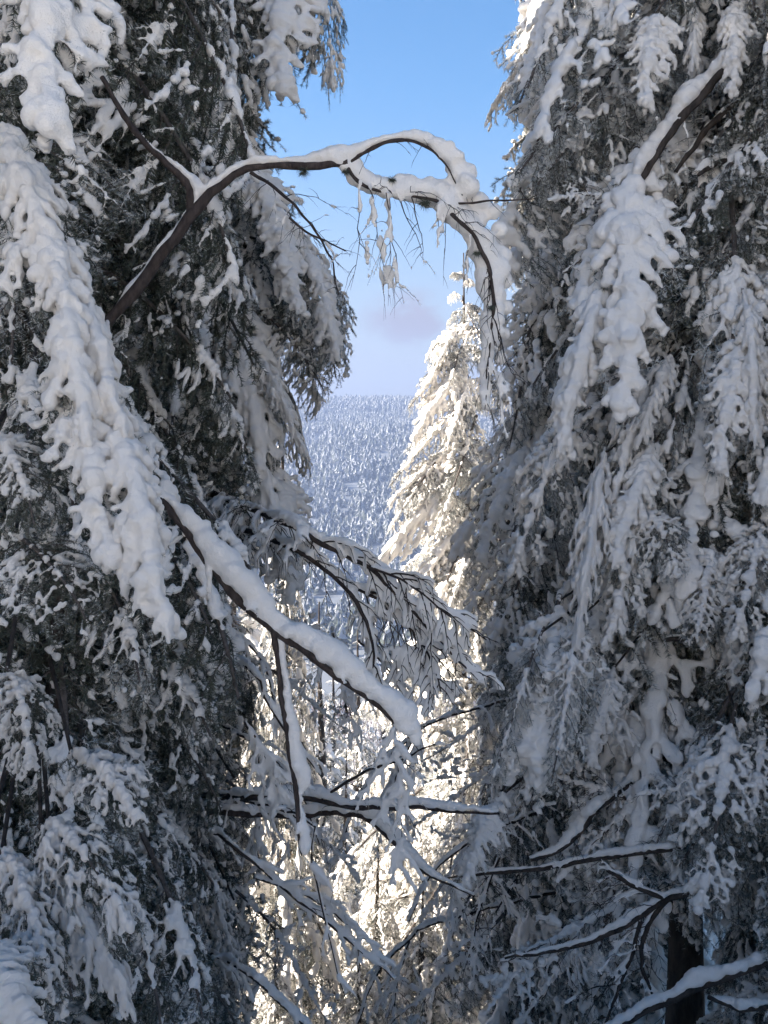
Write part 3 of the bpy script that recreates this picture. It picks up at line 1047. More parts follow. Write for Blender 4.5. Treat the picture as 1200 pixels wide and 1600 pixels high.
# ------------------------------------------------------------------ bare branches in front
def limb(points, depth, mat=M_DECID, sides=7, n=None, knob=0.0, seed=0):
    """points: rows (px, py, radius px, snow radius px[, depth]) -> smooth 3D line, radii, snow radii (metres)"""
    rows = []
    for p in points:
        d = p[4] if len(p) > 4 else depth
        w = at(p[0], p[1], d)
        rows.append((*w, p[2]/F*d, p[3]/F*d))
    n = n or max(8, len(points)*7)
    A = smooth_line(rows, n)
    if knob:
        A[:, :3] += (np.stack([vnoise(A[:, :3], 14, seed+k) for k in range(3)], 1)-0.5)*knob
    return A
UP = np.array((0, 0, 1.0))
TC = -norm(at(600, 800, 1.0))      # towards the camera
def limb_snow(A, side=None, spread=0.0, seed=0, away=0.35):
    """balls of snow sitting on the upper side of a limb"""
    rng = np.random.RandomState(seed+2)
    C, R = [], []
    P = A[:, :3]
    d = np.linalg.norm(np.diff(P, axis=0), axis=1)
    cum = np.concatenate([[0], np.cumsum(d)])
    s = 0.0
    while s < cum[-1]:
        a = [np.interp(s, cum, A[:, k]) for k in range(5)]
        r = a[4]*(0.52+0.86*float(vnoise(np.array([a[:3]]), 5.5, seed+11)[0]))
        if r < 0.003:
            s += 0.01
            continue
        T = np.array([np.interp(s+0.01, cum, A[:, k])-np.interp(s-0.01, cum, A[:, k]) for k in range(3)])
        T = norm(T)
        n_ = UP-np.dot(UP, T)*T*0.85-TC*away
        if side is not None:
            n_ = n_+np.asarray(side)
        n_ = norm(n_-np.dot(n_, T)*T*0.5)
        q = np.array(a[:3])+n_*(a[3]*0.55+r*0.92)
        C.append(q+rng.normal(0, 1, 3)*r*0.14)
        R.append(r*rng.uniform(.82, 1.1))
        if spread:
            C.append(q+rng.normal(0, 1, 3)*r*spread)
            R.append(r*rng.uniform(.6, .9))
        s += r*0.45
    return C, R
def twig_cloud(A, rng, cnt, length, lv=2, gravity=0.35, start=0.1, rad=0.0022, plane=None, fwd=0.8, both=None):
    """side twigs off a limb, and twigs off those: list of (P, r, level)"""
    out = []
    P = A[:, :3]
    for i in range(cnt):
        f = start+(0.99-start)*((i+rng.uniform(0.2, .8))/cnt)
        x = f*(len(P)-1)
        k = min(int(x), len(P)-2)
        o = P[k]+(P[k+1]-P[k])*(x-k)
        T = norm(P[k+1]-P[k])
        if plane is None:
            D = norm(T*fwd+rng.normal(0, 1, 3)*np.array((1, .6, .8))*0.8)
        else:
            W_ = norm(np.cross(plane, T))
            D = norm(T*fwd+W_*(1 if i % 2 else -1)*rng.uniform(.6, 1.0)+plane*rng.normal(0, .12))
        l = length*(1.1-0.65*f)*rng.uniform(.6, 1.2)
        s = np.linspace(0, 1, 9)
        Q = o+D*(l*s)[:, None]+np.cumsum(rng.normal(0, .010, (9, 3)), 0)*l*2
        Q[:, 2] -= gravity*l*s*s
        out.append((Q, rad*(1.25-s)*(0.7+0.5*l/length), 3-lv))
        if lv > 1 and l > 0.05:
            B = np.hstack([Q, np.zeros((9, 2))])
            out += twig_cloud(B, rng, max(2, int(l/0.045)), l*0.45, lv-1, gravity, 0.15, rad*0.65, plane, fwd)
    return out
def twig_snow(tw, rng, r, cover, seed, lift=0.7, freq=9):
    C, R = [], []
    for Q, rad, lv in tw:
        rr_ = r if lv <= 1 else r*0.75
        p, t, f = arc_sample(Q, rr_*0.5, rng, False)
        n = vnoise(p, freq, seed)
        k = n > 1-cover
        g = rr_*(0.6+0.8*vnoise(p, freq*2, seed+4)[k])*(1.1-0.5*f[k])
        q = p[k]+UP*(g*lift)[:, None]
        C += list(q)
        R += list(g)
    return C, R

def split_snow(me, root):
    """each separate piece of snow becomes a part; the crumbs stay together"""
    nv = len(me.vertices)
    co = np.empty(nv*3, np.float32)
    me.vertices.foreach_get('co', co)
    co = co.reshape(-1, 3)
    fq = np.empty(len(me.loops), np.int32)
    me.loops.foreach_get('vertex_index', fq)
    fq = fq.reshape(-1, 4)
    lab = np.arange(nv)
    while True:
        m = lab[fq].min(1)
        new = lab.copy()
        for k in range(4):
            np.minimum.at(new, fq[:, k], m)
        new = new[new]
        if (new == lab).all():
            break
        lab = new
    ids, inv, cnt = np.unique(lab, return_inverse=True, return_counts=True)
    big = [i for i in np.argsort(-cnt)[:24] if cnt[i] > 150]
    groups = [inv == i for i in big]
    restm = ~np.isin(inv, big)
    if restm.any():
        groups.append(restm)
    for gi, g in enumerate(groups):
        idx = np.cumsum(g)-1
        f = fq[g[fq[:, 0]]]
        o = ob('snow', make_mesh('snow', co[g], idx[f], mats=(M_SNOW,)), root)
        if gi >= len(big):
            o['kind'] = 'stuff'
    bpy.data.meshes.remove(me)
def bare(name, label, cat, limbs, twigs, snowC, snowR, voxel, group=None, mat=None, smooth=4, part='branch', seed=0):
    """a bare branch: the main limb is the thing's own mesh, side limbs, twigs and snow are parts"""
    mat = mat or M_DECID
    root = None
    for i, A in enumerate(limbs):
        tb = Tubes()
        wob = 1+0.35*(vnoise(A[:, :3], 22, seed+i)-0.5)+0.35*(vnoise(A[:, :3], 70, seed+i)-0.5)
        tb.add(A[:, :3], np.maximum(A[:, 3], 0.0008)*wob, 8)
        v, q = tb.data()
        me = make_mesh(name if i == 0 else part, v, q, mats=(mat,))
        if root is None:
            root = ob(name, me)
            root['kind'] = 'thing'
            tag(root, label, cat, group)
        else:
            ob(part, me, root)
    if twigs:
        tb = Tubes()
        for P, r, lv in twigs:
            tb.add(P, r, 4)
        v, q = tb.data()
        o = ob('twigs', make_mesh('twigs', v, q, mats=(mat,)), root)
        o['kind'] = 'stuff'
    if len(snowC):
        split_snow(snow_mesh('snow', snowC, snowR, voxel, smooth, 0.4, mat=M_SNOW, seed=seed, flat=0.95), root)
    return root

# --- the arching branch across the sky
rng = np.random.RandomState(3)
D0 = 4.0
a0 = limb([(40, 1950, 19, 0, 4.3), (70, 1300, 17, 0, 4.25), (95, 850, 15, 0, 4.15), (120, 620, 13, 0, 4.05), (160, 515, 11, 3), (215, 450, 11, 6), (262, 385, 10, 6), (300, 337, 10, 6), (345, 290, 9, 8), (385, 262, 8, 10), (440, 257, 7.5, 9), (500, 257, 7, 15), (542, 257, 7, 16)], D0, knob=0.02)
a1 = limb([(540, 258, 5, 14), (570, 237, 4, 9), (610, 221, 4, 7), (640, 219, 3.5, 10), (668, 231, 3, 14), (690, 248, 2, 19), (708, 275, 1.5, 20), (722, 305, 1, 22)], D0, knob=0.01, seed=3)
a2 = limb([(540, 258, 5, 16), (562, 284, 3.5, 20), (600, 300, 3, 20), (650, 305, 3, 22), (690, 318, 4, 26), (718, 345, 4, 28), (745, 375, 4, 28), (762, 415, 4, 24), (768, 450, 4, 20), (770, 490, 3, 18), (764, 540, 2, 15), (762, 590, 1.5, 12), (758, 640, 1, 8)], D0, knob=0.012, seed=7)
a3 = limb([(690, 318, 2.5, 0), (740, 316, 2, 0), (780, 314, 1.6, 0), (838, 311, 0.8, 0)], D0, knob=0.01)
a4 = limb([(298, 340, 8, 2), (298, 300, 7.5, 12), (283, 277, 7, 9), (245, 240, 6.5, 4), (210, 205, 6, 3), (185, 165, 5, 2), (158, 118, 4, 1)], D0, knob=0.015, seed=9)
C, R = [], []
for A in (a0, a1, a2, a4):
    A[:, 3] *= 0.82
    A[:, 4] *= 0.86
for A, sdv in ((a0, None), (a1, None), (a2, -TC*0.9), (a4, (0.8, 0, 0))):
    c, r = limb_snow(A, sdv, 0.35, 4)
    C += c; R += r
for px, py, r in ((730, 305, 22), (748, 318, 22), (770, 330, 20), (780, 360, 20), (785, 400, 20), (788, 440, 18), (720, 300, 24), (590, 285, 18), (700, 300, 22), (745, 345, 24), (735, 395, 14), (728, 415, 9), (790, 480, 16), (788, 520, 14), (782, 560, 13), (776, 600, 10)):
    C.append(at(px, py, D0+0.09)); R.append(0.8*r*rng.uniform(.8, 1.1)/F*D0)
tw = []
for (x0, y0), l, cn in (((565, 285), .42, 1), ((575, 290), .5, 1), ((605, 300), .45, 2), ((620, 300), .30, 1), ((650, 305), .25, 1), ((735, 365), .22, 1), ((690, 318), .16, 2), ((760, 420), .25, 2), ((770, 500), .3, 3), ((765, 560), .3, 3)):
    o = at(x0, y0, D0-0.02)
    for _ in range(cn):
        s = np.linspace(0, 1, 10)
        dr = np.array((rng.uniform(-.05, .35), rng.uniform(-.2, .2), -1.0))
        Q = o+norm(dr)*(l*s)[:, None]+np.cumsum(rng.normal(0, .006, (10, 3)), 0)
        tw.append((Q, 0.0022*(1.3-s), 1))
        tw += twig_cloud(np.hstack([Q, np.zeros((10, 2))]), rng, int(l*14), l*.4, 1, 0.5, .2, .0013)
hang = list(tw)
tw += twig_cloud(a3, rng, 5, .12, 1, .1, .3, .0012)
tw += twig_cloud(a1, rng, 8, .12, 2, .4, .2, .0014)
tw += twig_cloud(a2, rng, 30, .20, 2, .7, .1, .0016)
tw += twig_cloud(a0, rng, 10, .16, 2, .4, .45, .0014)
c, r = twig_snow(hang, rng, 0.008, 0.45, 5, 0.2)
C += c; R += r
for px, py, h in ((575, 400, 42), (584, 330, 30), (598, 385, 24), (606, 325, 22)):   # plates of snow clinging to the hanging twigs
    for q in np.linspace(-1, 1, 9):
        C.append(at(px+q*3+rng.uniform(-3, 3), py+q*h, D0)); R.append((6.5-4*abs(q))*rng.uniform(.7, 1.1)/F*D0)
ARCH = bare('bare_branch', 'dark bare branch arching across the blue sky, bowed over by thick snow', 'branch', [a0, a1, a2, a3, a4], tw, C, R, 0.008, seed=1)

rng = np.random.RandomState(77)
for px, py, r in ((475, 268, 13), (612, 281, 9), (664, 316, 13), (540, 268, 8), (745, 395, 8), (768, 480, 7)):     # tufts of dark lichen on the bark
    c = at(px, py, D0-0.012)
    n = 260
    d = norm(rng.normal(0, 1, (n, 3))*np.array((1.3, .7, .8)))
    ln = r/F*D0*rng.uniform(.4, 1.2, (n, 1))
    wv = norm(np.cross(d, rng.normal(0, 1, (n, 3))))*0.0011
    b_ = c+d*ln*rng.uniform(0, .5, (n, 1))
    V = np.stack([b_-wv, b_+wv, b_+d*ln*0.7+np.array((0, 0, -.3))*ln], 1).reshape(-1, 3)
    me = make_mesh('lichen_tuft', V, tris=np.arange(n*3).reshape(-1, 3), mats=(M_NEEDLE,), tri_attr=rng.random(n)*0.8)
    ob('lichen_tuft', me, ARCH, kind='stuff')

# thin twigs hanging under the arching branch over the left boughs
rng = np.random.RandomState(8)
b0 = limb([(390, 268, 3, 0), (430, 295, 2.6, 0), (470, 330, 2.2, 0), (505, 380, 1.8, 0), (522, 425, 1.4, 0), (528, 460, 1, 0)], 4.3, knob=0.02)
b1 = limb([(452, 340, 2, 0), (478, 362, 1.8, 0), (505, 375, 1.5, 0), (540, 392, 1, 0)], 4.3)
tw = twig_cloud(b0, rng, 12, .25, 2, .35, .1, .0015)+twig_cloud(b1, rng, 14, .14, 2, .2, .1, .0012)
c, r = twig_snow(tw, rng, 0.008, 0.22, 5, .4)
bare('bare_branch', 'thin bare twigs dangling below the arching branch near the left boughs', 'branch', [b0, b1], tw, c, r, 0.006, seed=2)

# --- thick limb in the lower left half, with its hanging side limb
rng = np.random.RandomState(11)
D1 = 3.6
c0 = limb([(60, 600, 8, 0, 4.65), (130, 665, 7, 0, 4.1), (215, 740, 5, 3), (255, 785, 6, 8), (290, 830, 6, 13), (330, 887, 6.5, 22), (370, 932, 6.5, 22), (410, 968, 6.5, 18), (432, 987, 6, 17), (470, 1013, 6, 22), (520, 1052, 5.5, 21), (570, 1087, 4.5, 14), (605, 1118, 3.5, 18), (630, 1142, 2.5, 13), (648, 1165, 1.2, 4)], D1, knob=0.012)
c1 = limb([(428, 985, 5, 4), (433, 1035, 4.5, 7), (442, 1100, 4.5, 9), (452, 1170, 4.5, 13), (459, 1215, 4.5, 14), (463, 1245, 4, 2), (466, 1280, 3, 6), (470, 1325, 2, 8), (472, 1338, 1, 4)], D1, knob=0.01)
C, R = limb_snow(c0, (0.35, 0, 0.1), 0.3, 3)
c, r = limb_snow(c1, (1.0, 0, 0), 0.2, 3)
C += c; R += r
tw = twig_cloud(c0, rng, 9, .16, 2, .7, .5, .0018)+twig_cloud(c1, rng, 6, .09, 1, .7, .3, .0015)
c, r = twig_snow(tw, rng, 0.009, 0.55, 5, .3)
C += c; R += r
bare('bare_branch', 'slanting bare limb carrying a deep smooth ridge of snow, ending at the picture centre', 'branch', [c0, c1], tw, C, R, 0.008, seed=3)

# --- fan of bare twigs
rng = np.random.RandomState(21)
D2 = 5.0
n_fan = norm(TC*0.75+np.array((0.15, 0, -0.35)))
def fan(rows, depth):
    return limb(rows, depth, knob=0.012, seed=4)
f0 = fan([(290, 755, 6, 0, 7.2), (380, 790, 5, 3, 6.0), (455, 822, 4.2, 9), (490, 842, 4, 12), (540, 868, 3.6, 12), (580, 888, 3.2, 10), (615, 925, 3, 9), (655, 965, 2.6, 8), (700, 1015, 2.0, 7), (750, 1065, 1.0, 5)], D2)
f1 = fan([(290, 800, 5, 0, 7.2), (390, 830, 4.5, 3, 6.0), (465, 862, 4, 7), (500, 885, 3.6, 9), (535, 915, 3.2, 8), (565, 955, 2.8, 8), (582, 1005, 2.2, 7), (585, 1060, 1.2, 5)], D2+.05)
f2 = fan([(535, 913, 2.4, 6), (590, 935, 2.2, 7), (635, 975, 2, 7), (668, 1020, 1.6, 6), (690, 1080, 1, 4)], D2+.08)
f3 = fan([(580, 888, 2, 3), (615, 900, 1.8, 4), (650, 920, 1.6, 4), (700, 960, 1.4, 4), (760, 1000, 1, 3)], D2-.05)
tw, C, R = [], [], []
for A, cn, l in ((f0, 40, .36), (f1, 34, .32), (f2, 26, .28), (f3, 18, .2)):
    tw += twig_cloud(A, rng, cn, l, 2, .55, .08, .0034, n_fan, 1.0)
    c, r = limb_snow(A, -n_fan*1.6, 0.3, 5)
    C += c; R += r
p_ = np.concatenate([arc_sample(Q, 0.012, rng, False)[0] for Q, rd, lv in tw])
n_ = vnoise(p_, 6, 5)
for q, v_ in zip(p_, n_):
    if v_ > 0.36:
        g = 0.007+0.012*v_
        C.append(q-n_fan*(g*1.25)+UP*g*0.35); R.append(g)
bare('bare_branch', 'drooping fan of fine bare twigs backed with a sheet of shaded snow', 'branch', [f0, f1, f2, f3], tw, C, R, 0.009, seed=4)

# --- level branches
rng = np.random.RandomState(31)
D3 = 5.4
def simple(name, label, rows_list, depth, cnt, l, seed, snow_side=None, lv=2, grav=.3, cover=.5, rs=0.009, fwd=.9, rad=.002, group=None, plane=None, mat=None, slim=0.85):
    rng = np.random.RandomState(seed)
    f_ = rows_list[0][0]
    if len(f_) < 5 and f_[0] < 480:           # rooted in the left spruce
        rows_list = [[(288, f_[1]-40, f_[2]*1.3, 0, 7.2)]+list(rows_list[0])]+list(rows_list[1:])
    elif len(f_) < 5 and 600 < f_[0] < 800:   # rooted in the right spruce
        rows_list = [[(922, f_[1]-60, f_[2]*1.5, 0, 9.4)]+list(rows_list[0])]+list(rows_list[1:])
    limbs = [limb(r_, depth, knob=0.02, seed=seed+i) for i, r_ in enumerate(rows_list)]
    for A in limbs:
        A[:, 3] *= slim
        A[:, 4] *= slim
    C, R, tw = [], [], []
    for A in limbs:
        c, r = limb_snow(A, snow_side, 0.25, seed)
        C += c; R += r
        tw += twig_cloud(A, rng, cnt, l, lv, grav, .1, rad, plane, fwd)
    c, r = twig_snow(tw, rng, rs, cover, seed, .5)
    return bare(name, label, 'branch', limbs, tw, C+c, R+r, 0.008, group, mat=mat, seed=seed)
simple('bare_branch', 'upper of the two level snow topped branches crossing the lower centre', [
    [(290, 1240, 6, 0, 7.2), (375, 1246, 6, 8), (450, 1243, 5.5, 8), (500, 1250, 5, 10), (560, 1262, 4.5, 10), (640, 1263, 4, 9), (700, 1268, 3.4, 8), (780, 1272, 2, 4)],
    [(505, 1248, 3, 2), (550, 1217, 2.6, 3), (610, 1192, 2.2, 3), (690, 1158, 1.2, 1)]], D3, 12, .22, 32)
simple('bare_branch', 'lower of the two level snow topped branches, bending down at its right end', [
    [(290, 1262, 6.5, 0, 7.2), (340, 1268, 6.5, 8), (400, 1273, 6, 9), (450, 1274, 5.5, 9), (530, 1270, 5, 10), (580, 1284, 4.5, 12), (615, 1315, 4, 13), (645, 1348, 3, 10), (690, 1378, 2, 6), (740, 1400, 1, 3)]], D3+.15, 14, .25, 33)
n_spray = norm(TC*0.7+np.array((-0.2, 0, -0.3)))
for i, (lab, rows) in enumerate([
    ('snow backed spray of bare twigs slanting down below the level branches', [[(340, 1305, 4, 8), (420, 1368, 3.6, 10), (480, 1418, 3, 9), (550, 1475, 2.4, 8), (615, 1530, 1.2, 5)], [(400, 1372, 3, 6), (470, 1395, 2.6, 7), (540, 1440, 2, 6), (600, 1500, 1.2, 5)]]),
    ('snow backed spray of bare twigs at the bottom edge left of centre', [[(370, 1510, 3.6, 8), (430, 1560, 3, 9), (490, 1615, 2, 8), (540, 1670, 1, 5)]]),
    ('snow backed spray of bare twigs hanging left of the hanging snowy limb', [[(385, 1040, 3.4, 7), (415, 1090, 3, 8), (450, 1150, 2.4, 8), (500, 1210, 1.2, 5)], [(380, 1130, 3, 6), (420, 1190, 2.4, 7), (440, 1260, 1.5, 5)]]),
    ('snow backed spray of bare twigs hanging in front of the sunlit low spruces', [[(470, 1275, 2.6, 3), (485, 1340, 2.2, 4), (505, 1420, 2, 5), (520, 1490, 1.4, 4), (540, 1560, 1, 2)], [(610, 1110, 1.6, 3), (622, 1190, 1.4, 4), (628, 1280, 1.2, 4), (630, 1370, .8, 3)]]),
]):
    simple('bare_branch', lab, rows, 5.2-.2*i, 14, .26, 40+i, -n_spray*0.9, 2, .35, .75, 0.013, 1.0, .002, 'sprays of bare twigs backed with snow', n_spray, slim=0.62)

for i, (lab, rows, d) in enumerate([
    ('thin snowy twigs arching over the bright gap just under the thick limb end', [[(700, 1120, 2, 3), (650, 1150, 2, 4), (600, 1190, 1.6, 4), (560, 1250, 1.2, 3), (530, 1330, .8, 2)], [(650, 1150, 1.6, 3), (620, 1210, 1.4, 3), (600, 1290, 1, 2)]], 7),
    ('thin snowy twigs hanging beside the left end of the level branches', [[(380, 1150, 2.2, 4), (420, 1180, 2, 4), (470, 1240, 1.6, 4), (500, 1320, 1, 3)], [(400, 1165, 2, 3), (410, 1230, 1.6, 3), (400, 1320, 1, 2)]], 6.4),
    ('tangle of thin snowy twigs under the right end of the level branches', [[(790, 1290, 2.4, 4), (730, 1320, 2, 4), (670, 1370, 1.6, 4), (640, 1440, 1, 3)], [(760, 1300, 2, 3), (720, 1370, 1.6, 4), (700, 1450, 1, 3)], [(780, 1340, 2, 3), (750, 1420, 1.6, 3), (730, 1510, 1, 2)]], 6.8),
    ('thin snowy twigs drooping across the lowest part of the gap', [[(690, 1440, 2.2, 4), (640, 1470, 2, 4), (590, 1520, 1.6, 4), (560, 1600, 1, 3)], [(640, 1470, 1.8, 3), (620, 1540, 1.4, 3), (615, 1610, 1, 2)]], 7.5),
    ('thin snowy twigs hanging beneath the drooping fan of twigs', [[(560, 1000, 2, 3), (600, 1040, 1.8, 4), (640, 1100, 1.4, 4), (650, 1180, .9, 3)], [(520, 990, 1.8, 3), (535, 1050, 1.5, 3), (540, 1120, 1, 2)]], 6.2),
    ('thin snowy twigs left of the hanging snowy limb near its forking point', [[(350, 980, 2.2, 4), (390, 1010, 2, 4), (420, 1060, 1.6, 4), (430, 1130, 1, 3)]], 6.0),
]):
    simple('bare_branch', lab, rows, d, 16, .34, 140+i, None, 2, .6, .62, 0.011, .9, .0022, 'thin snowy twigs across the gap', None)

# --- right hand lower limbs
G_DEAD = 'bare limbs crossing the lower right'
for i, (lab, rows, d) in enumerate([
    ('long level bare limb crossing in front of the big right spruce above its bare trunk', [[(1088, 1318, 4.5, 0, 7.5), (1060, 1325, 4.5, 6), (1000, 1333, 4.5, 6), (930, 1343, 4.5, 6), (850, 1357, 4, 5), (770, 1365, 3, 4), (700, 1372, 1.5, 2)]], 6.2),
    ('thick snow covered limb slanting up in front of the bare trunk at the bottom right', [[(940, 1625, 5, 9), (1000, 1585, 5.5, 11), (1060, 1558, 6, 11), (1120, 1533, 6, 11), (1175, 1512, 6, 9), (1330, 1450, 7, 0, 6.4)]], 5.6),
    ('forked dark limb with downswept arms left of the bare trunk', [[(1092, 1372, 6, 0, 7.5), (1085, 1390, 6, 5), (1040, 1407, 6, 7), (985, 1440, 5, 7), (930, 1470, 4.4, 6), (860, 1487, 3.5, 4), (790, 1498, 2, 2)], [(1040, 1407, 5, 3), (1010, 1452, 4.5, 3), (1002, 1500, 4, 2), (1018, 1555, 3, 1)], [(1040, 1407, 4.5, 6), (990, 1384, 4, 6), (950, 1360, 3, 3)], [(1000, 1440, 4, 3), (985, 1500, 3.5, 3), (960, 1560, 3, 2), (940, 1620, 2, 1)]], 6.0),
    ('curved snow topped limb leaving the frame at the bottom right corner', [[(1105, 1558, 4, 2), (1150, 1575, 4.5, 8), (1185, 1577, 5, 9), (1330, 1540, 6, 4, 6.4)]], 5.6),
    ('snow topped limb slanting down below the hanging boughs right of the gap', [[(1080, 1150, 6, 0, 7.5), (945, 1255, 5, 9), (915, 1290, 4.5, 9), (880, 1325, 4, 8), (830, 1345, 3, 5)]], 6.2),
    ('dark limb reaching right at mid height beside the right edge', [[(1040, 1000, 4, 5), (1100, 985, 5, 6), (1150, 915, 5, 6), (1330, 890, 6, 4, 6.4)]], 6.3),
]):
    simple('bare_branch', lab, rows, d, 12, .34, 60+i, None, 2, .35, .45, .008, .9, .0024, G_DEAD, mat=M_BARK)
simple('bare_branch', 'snow covered limb leaning down from the upper right beside a darker limb', [
    [(1100, 40, 8, 0, 7.5), (1140, 85, 8, 6), (1110, 135, 8, 14), (1060, 190, 8, 15), (1020, 250, 7, 16), (990, 300, 5, 12), (960, 340, 3, 6)]], 6.2, 12, .3, 71, None, mat=M_BARK)
simple('bare_branch', 'dark nearly snowless limb slanting down from the right edge near the top', [
    [(1330, 60, 8, 0), (1230, 110, 7.5, 2), (1170, 150, 7, 3), (1115, 190, 6, 3), (1080, 235, 5, 3), (1055, 270, 4, 2)]], 6.4, 8, .25, 72, None, cover=.2, mat=M_BARK)
simple('bare_branch', 'snow topped limb reaching in from the right edge below the dark slanting limb', [
    [(1330, 210, 8, 0), (1215, 232, 7, 9), (1165, 243, 6, 10), (1120, 255, 5, 9), (1090, 275, 4, 6)]], 6.3, 10, .25, 73, None, mat=M_BARK)

# stubs of trunks seen in the gap
def snag(px, py0, py1, d, r, label, mat, name='tree_trunk'):
    p0, p1 = at(px, py1, d), at(px, py0, d)
    g = float(gz(np.array([p1[0]]), np.array([p1[1]]))[0])-.2
    h = p1[2]-g
    o = ob(name, trunk_mesh(h, r, mat, 5))
    me = o.data
    o.location = (p1[0], p1[1], g)
    o['kind'] = 'thing'
    tag(o, label, 'tree trunk')
    c = [np.array((0, 0, h+0.01))]
    ob('snow', snow_mesh('snow', c, [r*.9], r*.2, 3, mat=M_SNOW), o)
    return o
snag(450, 935, 1100, 17, 0.16, 'broken sunlit trunk with pale bark below the left hanging bough', M_PALE)

# ------------------------------------------------------------------ far forest
def far_tree(seed, h, w, dark, snow):
    rng = np.random.RandomState(seed)
    v, tr, mi = [], [], []
    tiers = 5
    for k in range(tiers):
        z0 = h*(0.10+0.84*k/tiers)
        r = w*(1-k/tiers)**0.85*rng.uniform(.85, 1.1)
        m = 9
        z1 = z0+h*0.30
        b = len(v)
        v.append((0, 0, min(z1, h)))
        for i in range(m):
            a = 6.283*(i+rng.uniform(-.3, .3))/m
            q = r*(1.1 if i % 2 else 0.6)*rng.uniform(.8, 1.15)
            v.append((q*math.cos(a), q*math.sin(a), z0-0.05*h*(1 if i % 2 else -0.6)))
        for i in range(m):
            tr.append((b, b+1+i, b+1+(i+1) % m))
            mi.append(1 if rng.rand() < 0.42 else 0)
    me = make_mesh('far_conifer', v, tris=tr, mats=(dark, snow))
    me.polygons.foreach_set('material_index', np.array(mi, np.int32))
    return me
m_, nt, b = mat_new('far_needles')
b.inputs['Base Color'].default_value = (0.05, 0.06, 0.045, 1)
b.inputs['Roughness'].default_value = 0.9
M_FARN = m_
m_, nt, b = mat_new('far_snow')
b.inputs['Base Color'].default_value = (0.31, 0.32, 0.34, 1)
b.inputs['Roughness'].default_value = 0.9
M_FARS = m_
FAR = [far_tree(300+k, 8+1.1*k, 4.4+0.6*(k % 3), M_FARN, M_FARS) for k in range(4)]
rng = np.random.RandomState(99)
N = 44000
u = rng.rand(N)
fy = 300+(1600-300)*np.sqrt(u)
fx = (rng.rand(N)-0.5)*2*(fy*0.42+120)
pp = np.stack([fx, fy, np.zeros(N)], 1)
cl = vnoise(pp, 1/70, 31)
keep = cl > 0.16
fx, fy = fx[keep], fy[keep]
fz = gz(fx, fy)-0.3
fs = 0.85*rng.uniform(0.5, 1.15, len(fx))*(0.75+0.6*vnoise(np.stack([fx, fy, 0*fx], 1), 1/45, 77))
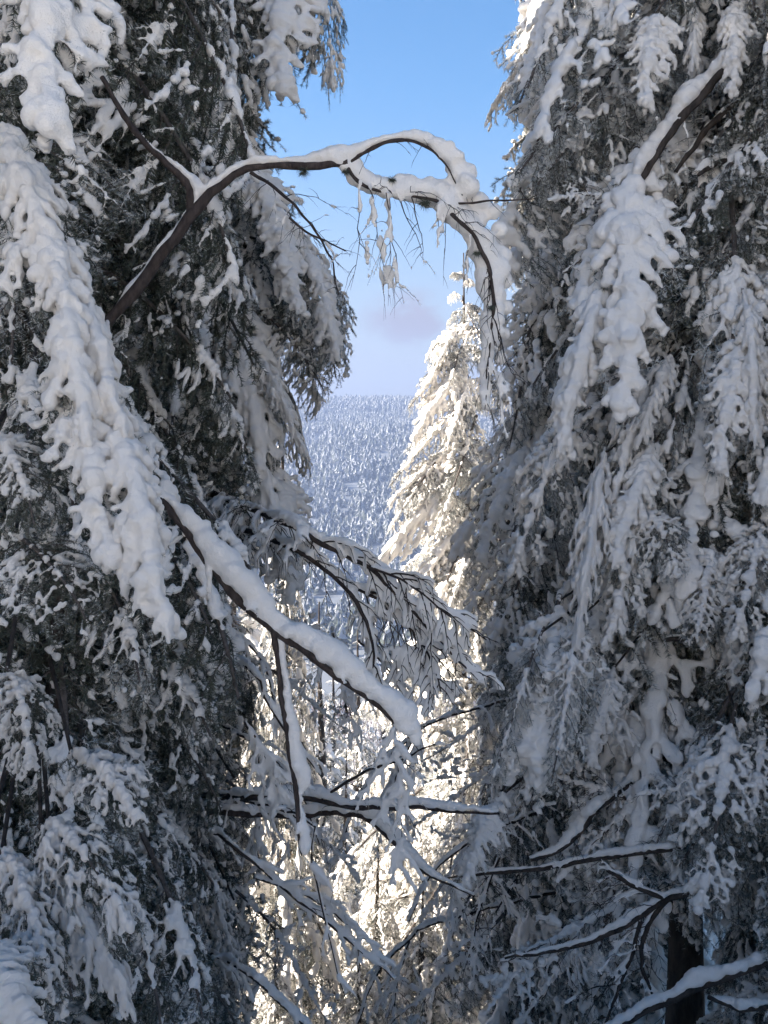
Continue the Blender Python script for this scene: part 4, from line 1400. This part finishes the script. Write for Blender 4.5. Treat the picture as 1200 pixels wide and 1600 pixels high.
# which of them are in the gap and nearest: individuals
sx = 600+fx/(fy*CP+fz*SP)*F
vis = (sx > 430) & (sx < 680)
order = np.argsort(fy+np.where(vis, 0, 1e6))
indiv = order[:280]
rest = order[280:]
for j in indiv:
    o = ob('far_conifer', FAR[j % 4])
    o.location = (fx[j], fy[j], fz[j])
    o.scale = (fs[j], fs[j], fs[j]*1.05)
    o.rotation_euler = (0, 0, rng.rand()*6.28)
    o['kind'] = 'thing'
    tag(o, 'small snow dusted conifer in the front ranks at the foot of the wooded hill', 'tree', 'front ranks of conifers on the far hill')
def scatter(name, pts, scl, meshes, rotseed):
    """one object: geometry nodes put a small tree on every point"""
    me = bpy.data.meshes.new(name)
    me.vertices.add(len(pts))
    me.vertices.foreach_set('co', np.asarray(pts, np.float32).ravel())
    a = me.attributes.new('size', 'FLOAT', 'POINT')
    a.data.foreach_set('value', np.asarray(scl, np.float32))
    o = ob(name, me)
    o['kind'] = 'stuff'
    ng = bpy.data.node_groups.new(name, 'GeometryNodeTree')
    ng.interface.new_socket('Geometry', in_out='INPUT', socket_type='NodeSocketGeometry')
    ng.interface.new_socket('Geometry', in_out='OUTPUT', socket_type='NodeSocketGeometry')
    gi = ng.nodes.new('NodeGroupInput')
    go = ng.nodes.new('NodeGroupOutput')
    jn = ng.nodes.new('GeometryNodeJoinGeometry')
    src = bpy.data.collections.new(name+'_source')
    for m in meshes:
        so = bpy.data.objects.new('far_conifer_source', m)
        src.objects.link(so)
    ci = ng.nodes.new('GeometryNodeCollectionInfo')
    ci.inputs['Collection'].default_value = src
    ci.inputs['Separate Children'].default_value = True
    ci.inputs['Reset Children'].default_value = True
    ip = ng.nodes.new('GeometryNodeInstanceOnPoints')
    ip.inputs['Pick Instance'].default_value = True
    rv = ng.nodes.new('FunctionNodeRandomValue')
    rv.data_type = 'FLOAT_VECTOR'
    rv.inputs[0].default_value = (-0.04, -0.04, 0)
    rv.inputs[1].default_value = (0.04, 0.04, 6.28)
    na = ng.nodes.new('GeometryNodeInputNamedAttribute')
    na.data_type = 'FLOAT'
    na.inputs['Name'].default_value = 'size'
    L = ng.links.new
    L(gi.outputs[0], ip.inputs['Points'])
    L(ci.outputs[0], ip.inputs['Instance'])
    L(rv.outputs[0], ip.inputs['Rotation'])
    L(na.outputs[0], ip.inputs['Scale'])
    L(ip.outputs[0], go.inputs[0])
    md = o.modifiers.new('scatter', 'NODES')
    md.node_group = ng
    return o
scatter('far_forest', np.stack([fx[rest], fy[rest], fz[rest]], 1), fs[rest], FAR, 1)

tb = Tubes()
trng = np.random.RandomState(4)
for _ in range(2600):
    y = trng.uniform(150, 270)
    x = trng.uniform(-0.12, 0.20)*y
    z = float(gz(np.array([x]), np.array([y]))[0])
    h = trng.uniform(2.5, 5.5)
    tb.add(np.array([(x, y, z), (x+trng.normal(0, .4), y, z+h*.5), (x+trng.normal(0, .9), y+trng.normal(0, .5), z+h)]), np.array((.10, .09, .05)), 3)
v, q = tb.data()
m_, nt, b = mat_new('thicket_twigs')
b.inputs['Base Color'].default_value = (0.16, 0.11, 0.11, 1)
ob('bare_thicket', make_mesh('bare_thicket', v, q, mats=(m_,)), kind='stuff')

# ------------------------------------------------------------------ haze
def haze():
    x0, x1, y0, y1, z0, z1 = -1650, 1650, -305, 2650, -140, 170
    v = [(x, y, z) for x in (x0, x1) for y in (y0, y1) for z in (z0, z1)]
    q = [(0, 1, 3, 2), (4, 6, 7, 5), (0, 4, 5, 1), (2, 3, 7, 6), (0, 2, 6, 4), (1, 5, 7, 3)]
    m = bpy.data.materials.new('haze')
    m.use_nodes = True
    nt = m.node_tree
    nt.nodes.clear()
    o = nt.nodes.new('ShaderNodeOutputMaterial')
    p = nt.nodes.new('ShaderNodeVolumePrincipled')
    p.inputs['Color'].default_value = (0.33, 0.42, 0.66, 1)
    p.inputs['Density'].default_value = 0.0006
    p.inputs['Anisotropy'].default_value = 0.2
    nt.links.new(p.outputs[0], o.inputs['Volume'])
    me = make_mesh('haze', v, q, mats=(m,), smooth_quads=False)
    h = ob('haze', me)
    h['kind'] = 'stuff'
haze()
